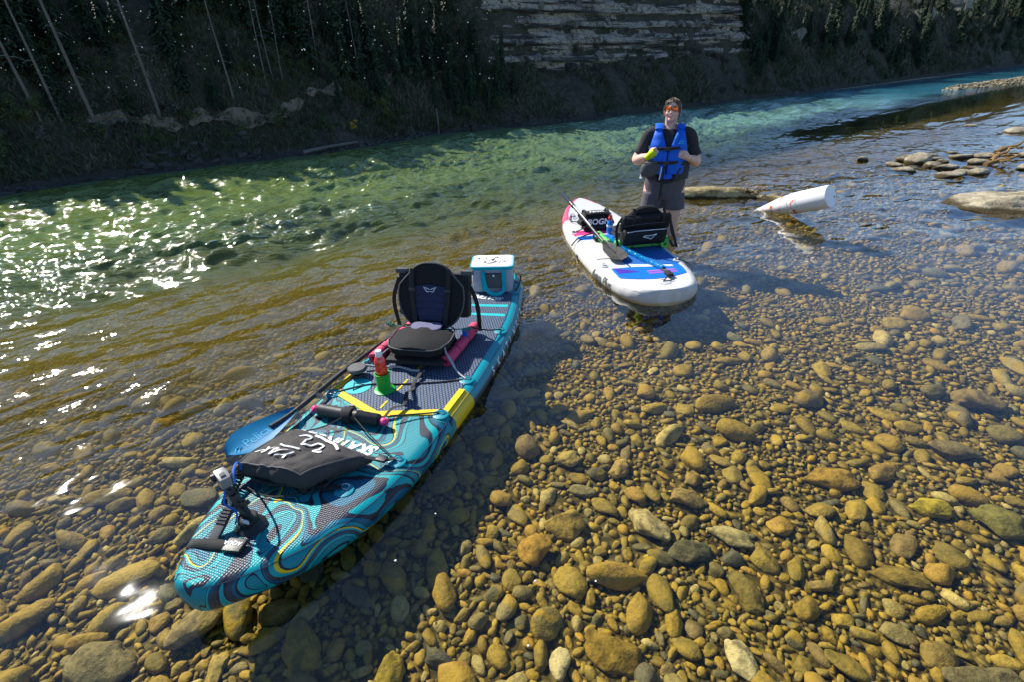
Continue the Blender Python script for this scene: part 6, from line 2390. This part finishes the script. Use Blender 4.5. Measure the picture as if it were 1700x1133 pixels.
# pile of stones standing out of the water (x, y, r, flat, label)
PILE = [
    (7.17, 9.37, 0.221, .62, "largest rounded stone of the pile in the shallows"),
    (6.58, 9.14, 0.156, .38, "dark flat stone at the pile's river end"),
    (6.46, 8.73, 0.187, .34, "low flat stone in front of the pile's river end"),
    (7.06, 9.63, 0.133, .45, "tan stone behind the pile's river end"),
    (7.31, 9.83, 0.148, .40, "pale stone behind the largest of the pile"),
    (7.14, 9.03, 0.156, .45, "brown stone just past the largest of the pile"),
    (7.55, 9.53, 0.133, .45, "small rounded stone at the back middle of the pile"),
    (7.51, 9.30, 0.094, .6, "small pale upright stone in the middle of the pile"),
    (7.19, 8.80, 0.172, .42, "golden-edged flat stone at the front middle of the pile"),
    (6.87, 8.26, 0.195, .36, "low long stone nearest the camera in the pile"),
    (7.18, 8.40, 0.148, .40, "dull stone between the two low front stones of the pile"),
    (7.33, 8.32, 0.179, .42, "rounded tan stone at the pile's shore end, front"),
    (7.58, 8.73, 0.140, .35, "thin slab leaning at the pile's shore end"),
    (7.97, 9.09, 0.187, .42, "brown stone at the back of the pile's shore end"),
    (8.11, 9.67, 0.234, .28, "long flat slab behind the pile"),
    (8.45, 9.60, 0.172, .5, "pale stone on top at the far back of the pile"),
    (6.42, 9.76, 0.101, .6, "lone small stone standing clear to the river side of the pile"),
    (7.75, 9.87, 0.109, .45, "small stone awash behind the pile"),
    (8.20, 10.05, 0.117, .4, "orange-tinted stone awash farther behind the pile"),
    (11.16, 13.33, 0.172, .4, "lone pale stone awash in the dark water"),
]
for i, (x, y, r, fl_, lab) in enumerate(PILE):
    rock_obj("pile_stone", lab, "stone", (x, y, -.02 + r * fl_ * .35), (r * 1.1, r * .72, r * fl_), R(random.uniform(-25, 15)), M_BAR, 420 + i, 3, .18, .3, "stones breaking the surface", (random.uniform(-.15, .15), random.uniform(-.15, .15)))

# driftwood and wrack at the right edge
M_WRACK = plain("brown_driftwood", (.23, .13, .04), .85, 20, .45, .01, 60)
for i, (x, y, L, an, lab) in enumerate([(8.50, 9.30, .60, 30, "forked brown driftwood branch beside the stone pile"),
                                        (9.2, 9.95, .55, 10, "short brown driftwood stick behind the forked branch"),
                                        (8.15, 8.85, .5, -5, "low tangle of driftwood nearest the stone pile")]):
    t = thing("driftwood", lab, "driftwood", Matrix.Translation((x, y, .02)) @ Matrix.Rotation(R(an), 4, 'Z'))
    MB().tube(catmull([(-L / 2, 0, 0), (-L * .1, .03, .06), (L * .2, -.02, .10), (L / 2, .02, .16)], 5), [.045 - .0022 * k for k in range(16)], 7).build("stem", M_WRACK, t)
    for k in range(4):
        u = -.3 + .2 * k
        MB().tube(catmull([(L * u, 0, .05), (L * u + .07, .09 * (-1) ** k, .08), (L * u + .16, .15 * (-1) ** k, .06)], 4), [.02 - .0015 * j for j in range(9)], 6).build("branch", M_WRACK, t)
for i, (x, y, r, lab) in enumerate([(8.2, 9.2, .16, "brown flat stone under the driftwood"), (9.2, 9.6, .24, "grey slab at the right edge behind the driftwood"), (11.5, 12.3, .35, "long grey slab farthest back at the right edge"), (8.4, 8.6, .2, "low stone at the right edge below the driftwood")]):
    rock_obj("shore_slab", lab, "stone", (x, y, .0), (r * 1.3, r * .8, r * .3), R(10 * i), M_BAR, 460 + i, 3, .2, .5, "slabs at the right edge")
# floating yellow leaf
lf = MB()
lf.add([(-.05, 0, 0), (-.02, .03, .012), (.03, .025, .015), (.05, 0, .003), (.03, -.025, .012), (-.02, -.03, .01), (0, 0, -.002)], [(0, 1, 6), (1, 2, 6), (2, 3, 6), (3, 4, 6), (4, 5, 6), (5, 0, 6)])
o = lf.build("floating_leaf", M_YEL)
o.location = (7.15, 7.6, .012)
o.rotation_euler = (.35, .2, .6)
tag(o, "small yellow leaf floating near the flat boulder", "leaf")
# bubbles on the calm water near the camera
M_FOAM = plain("white_foam", (.75, .75, .75), .3, 30, .05)
random.seed(99)
for i, (x, y) in enumerate([(.06, 1.38), (.30, 1.37), (.02, 1.12), (-.38, 1.75), (-.52, 1.50)]):
    mb = MB()
    r = random.uniform(.004, .006)
    mb.lathe([(r, 0), (r * .9, r * .35), (r * .55, r * .6), (.0005, r * .7)], 12)
    o = mb.build("foam_bubble", M_FOAM)
    o.location = (x, y, .001)
    tag(o, "small white foam bubble floating on the calm water near the camera", "bubble", "foam bubbles on the calm water")
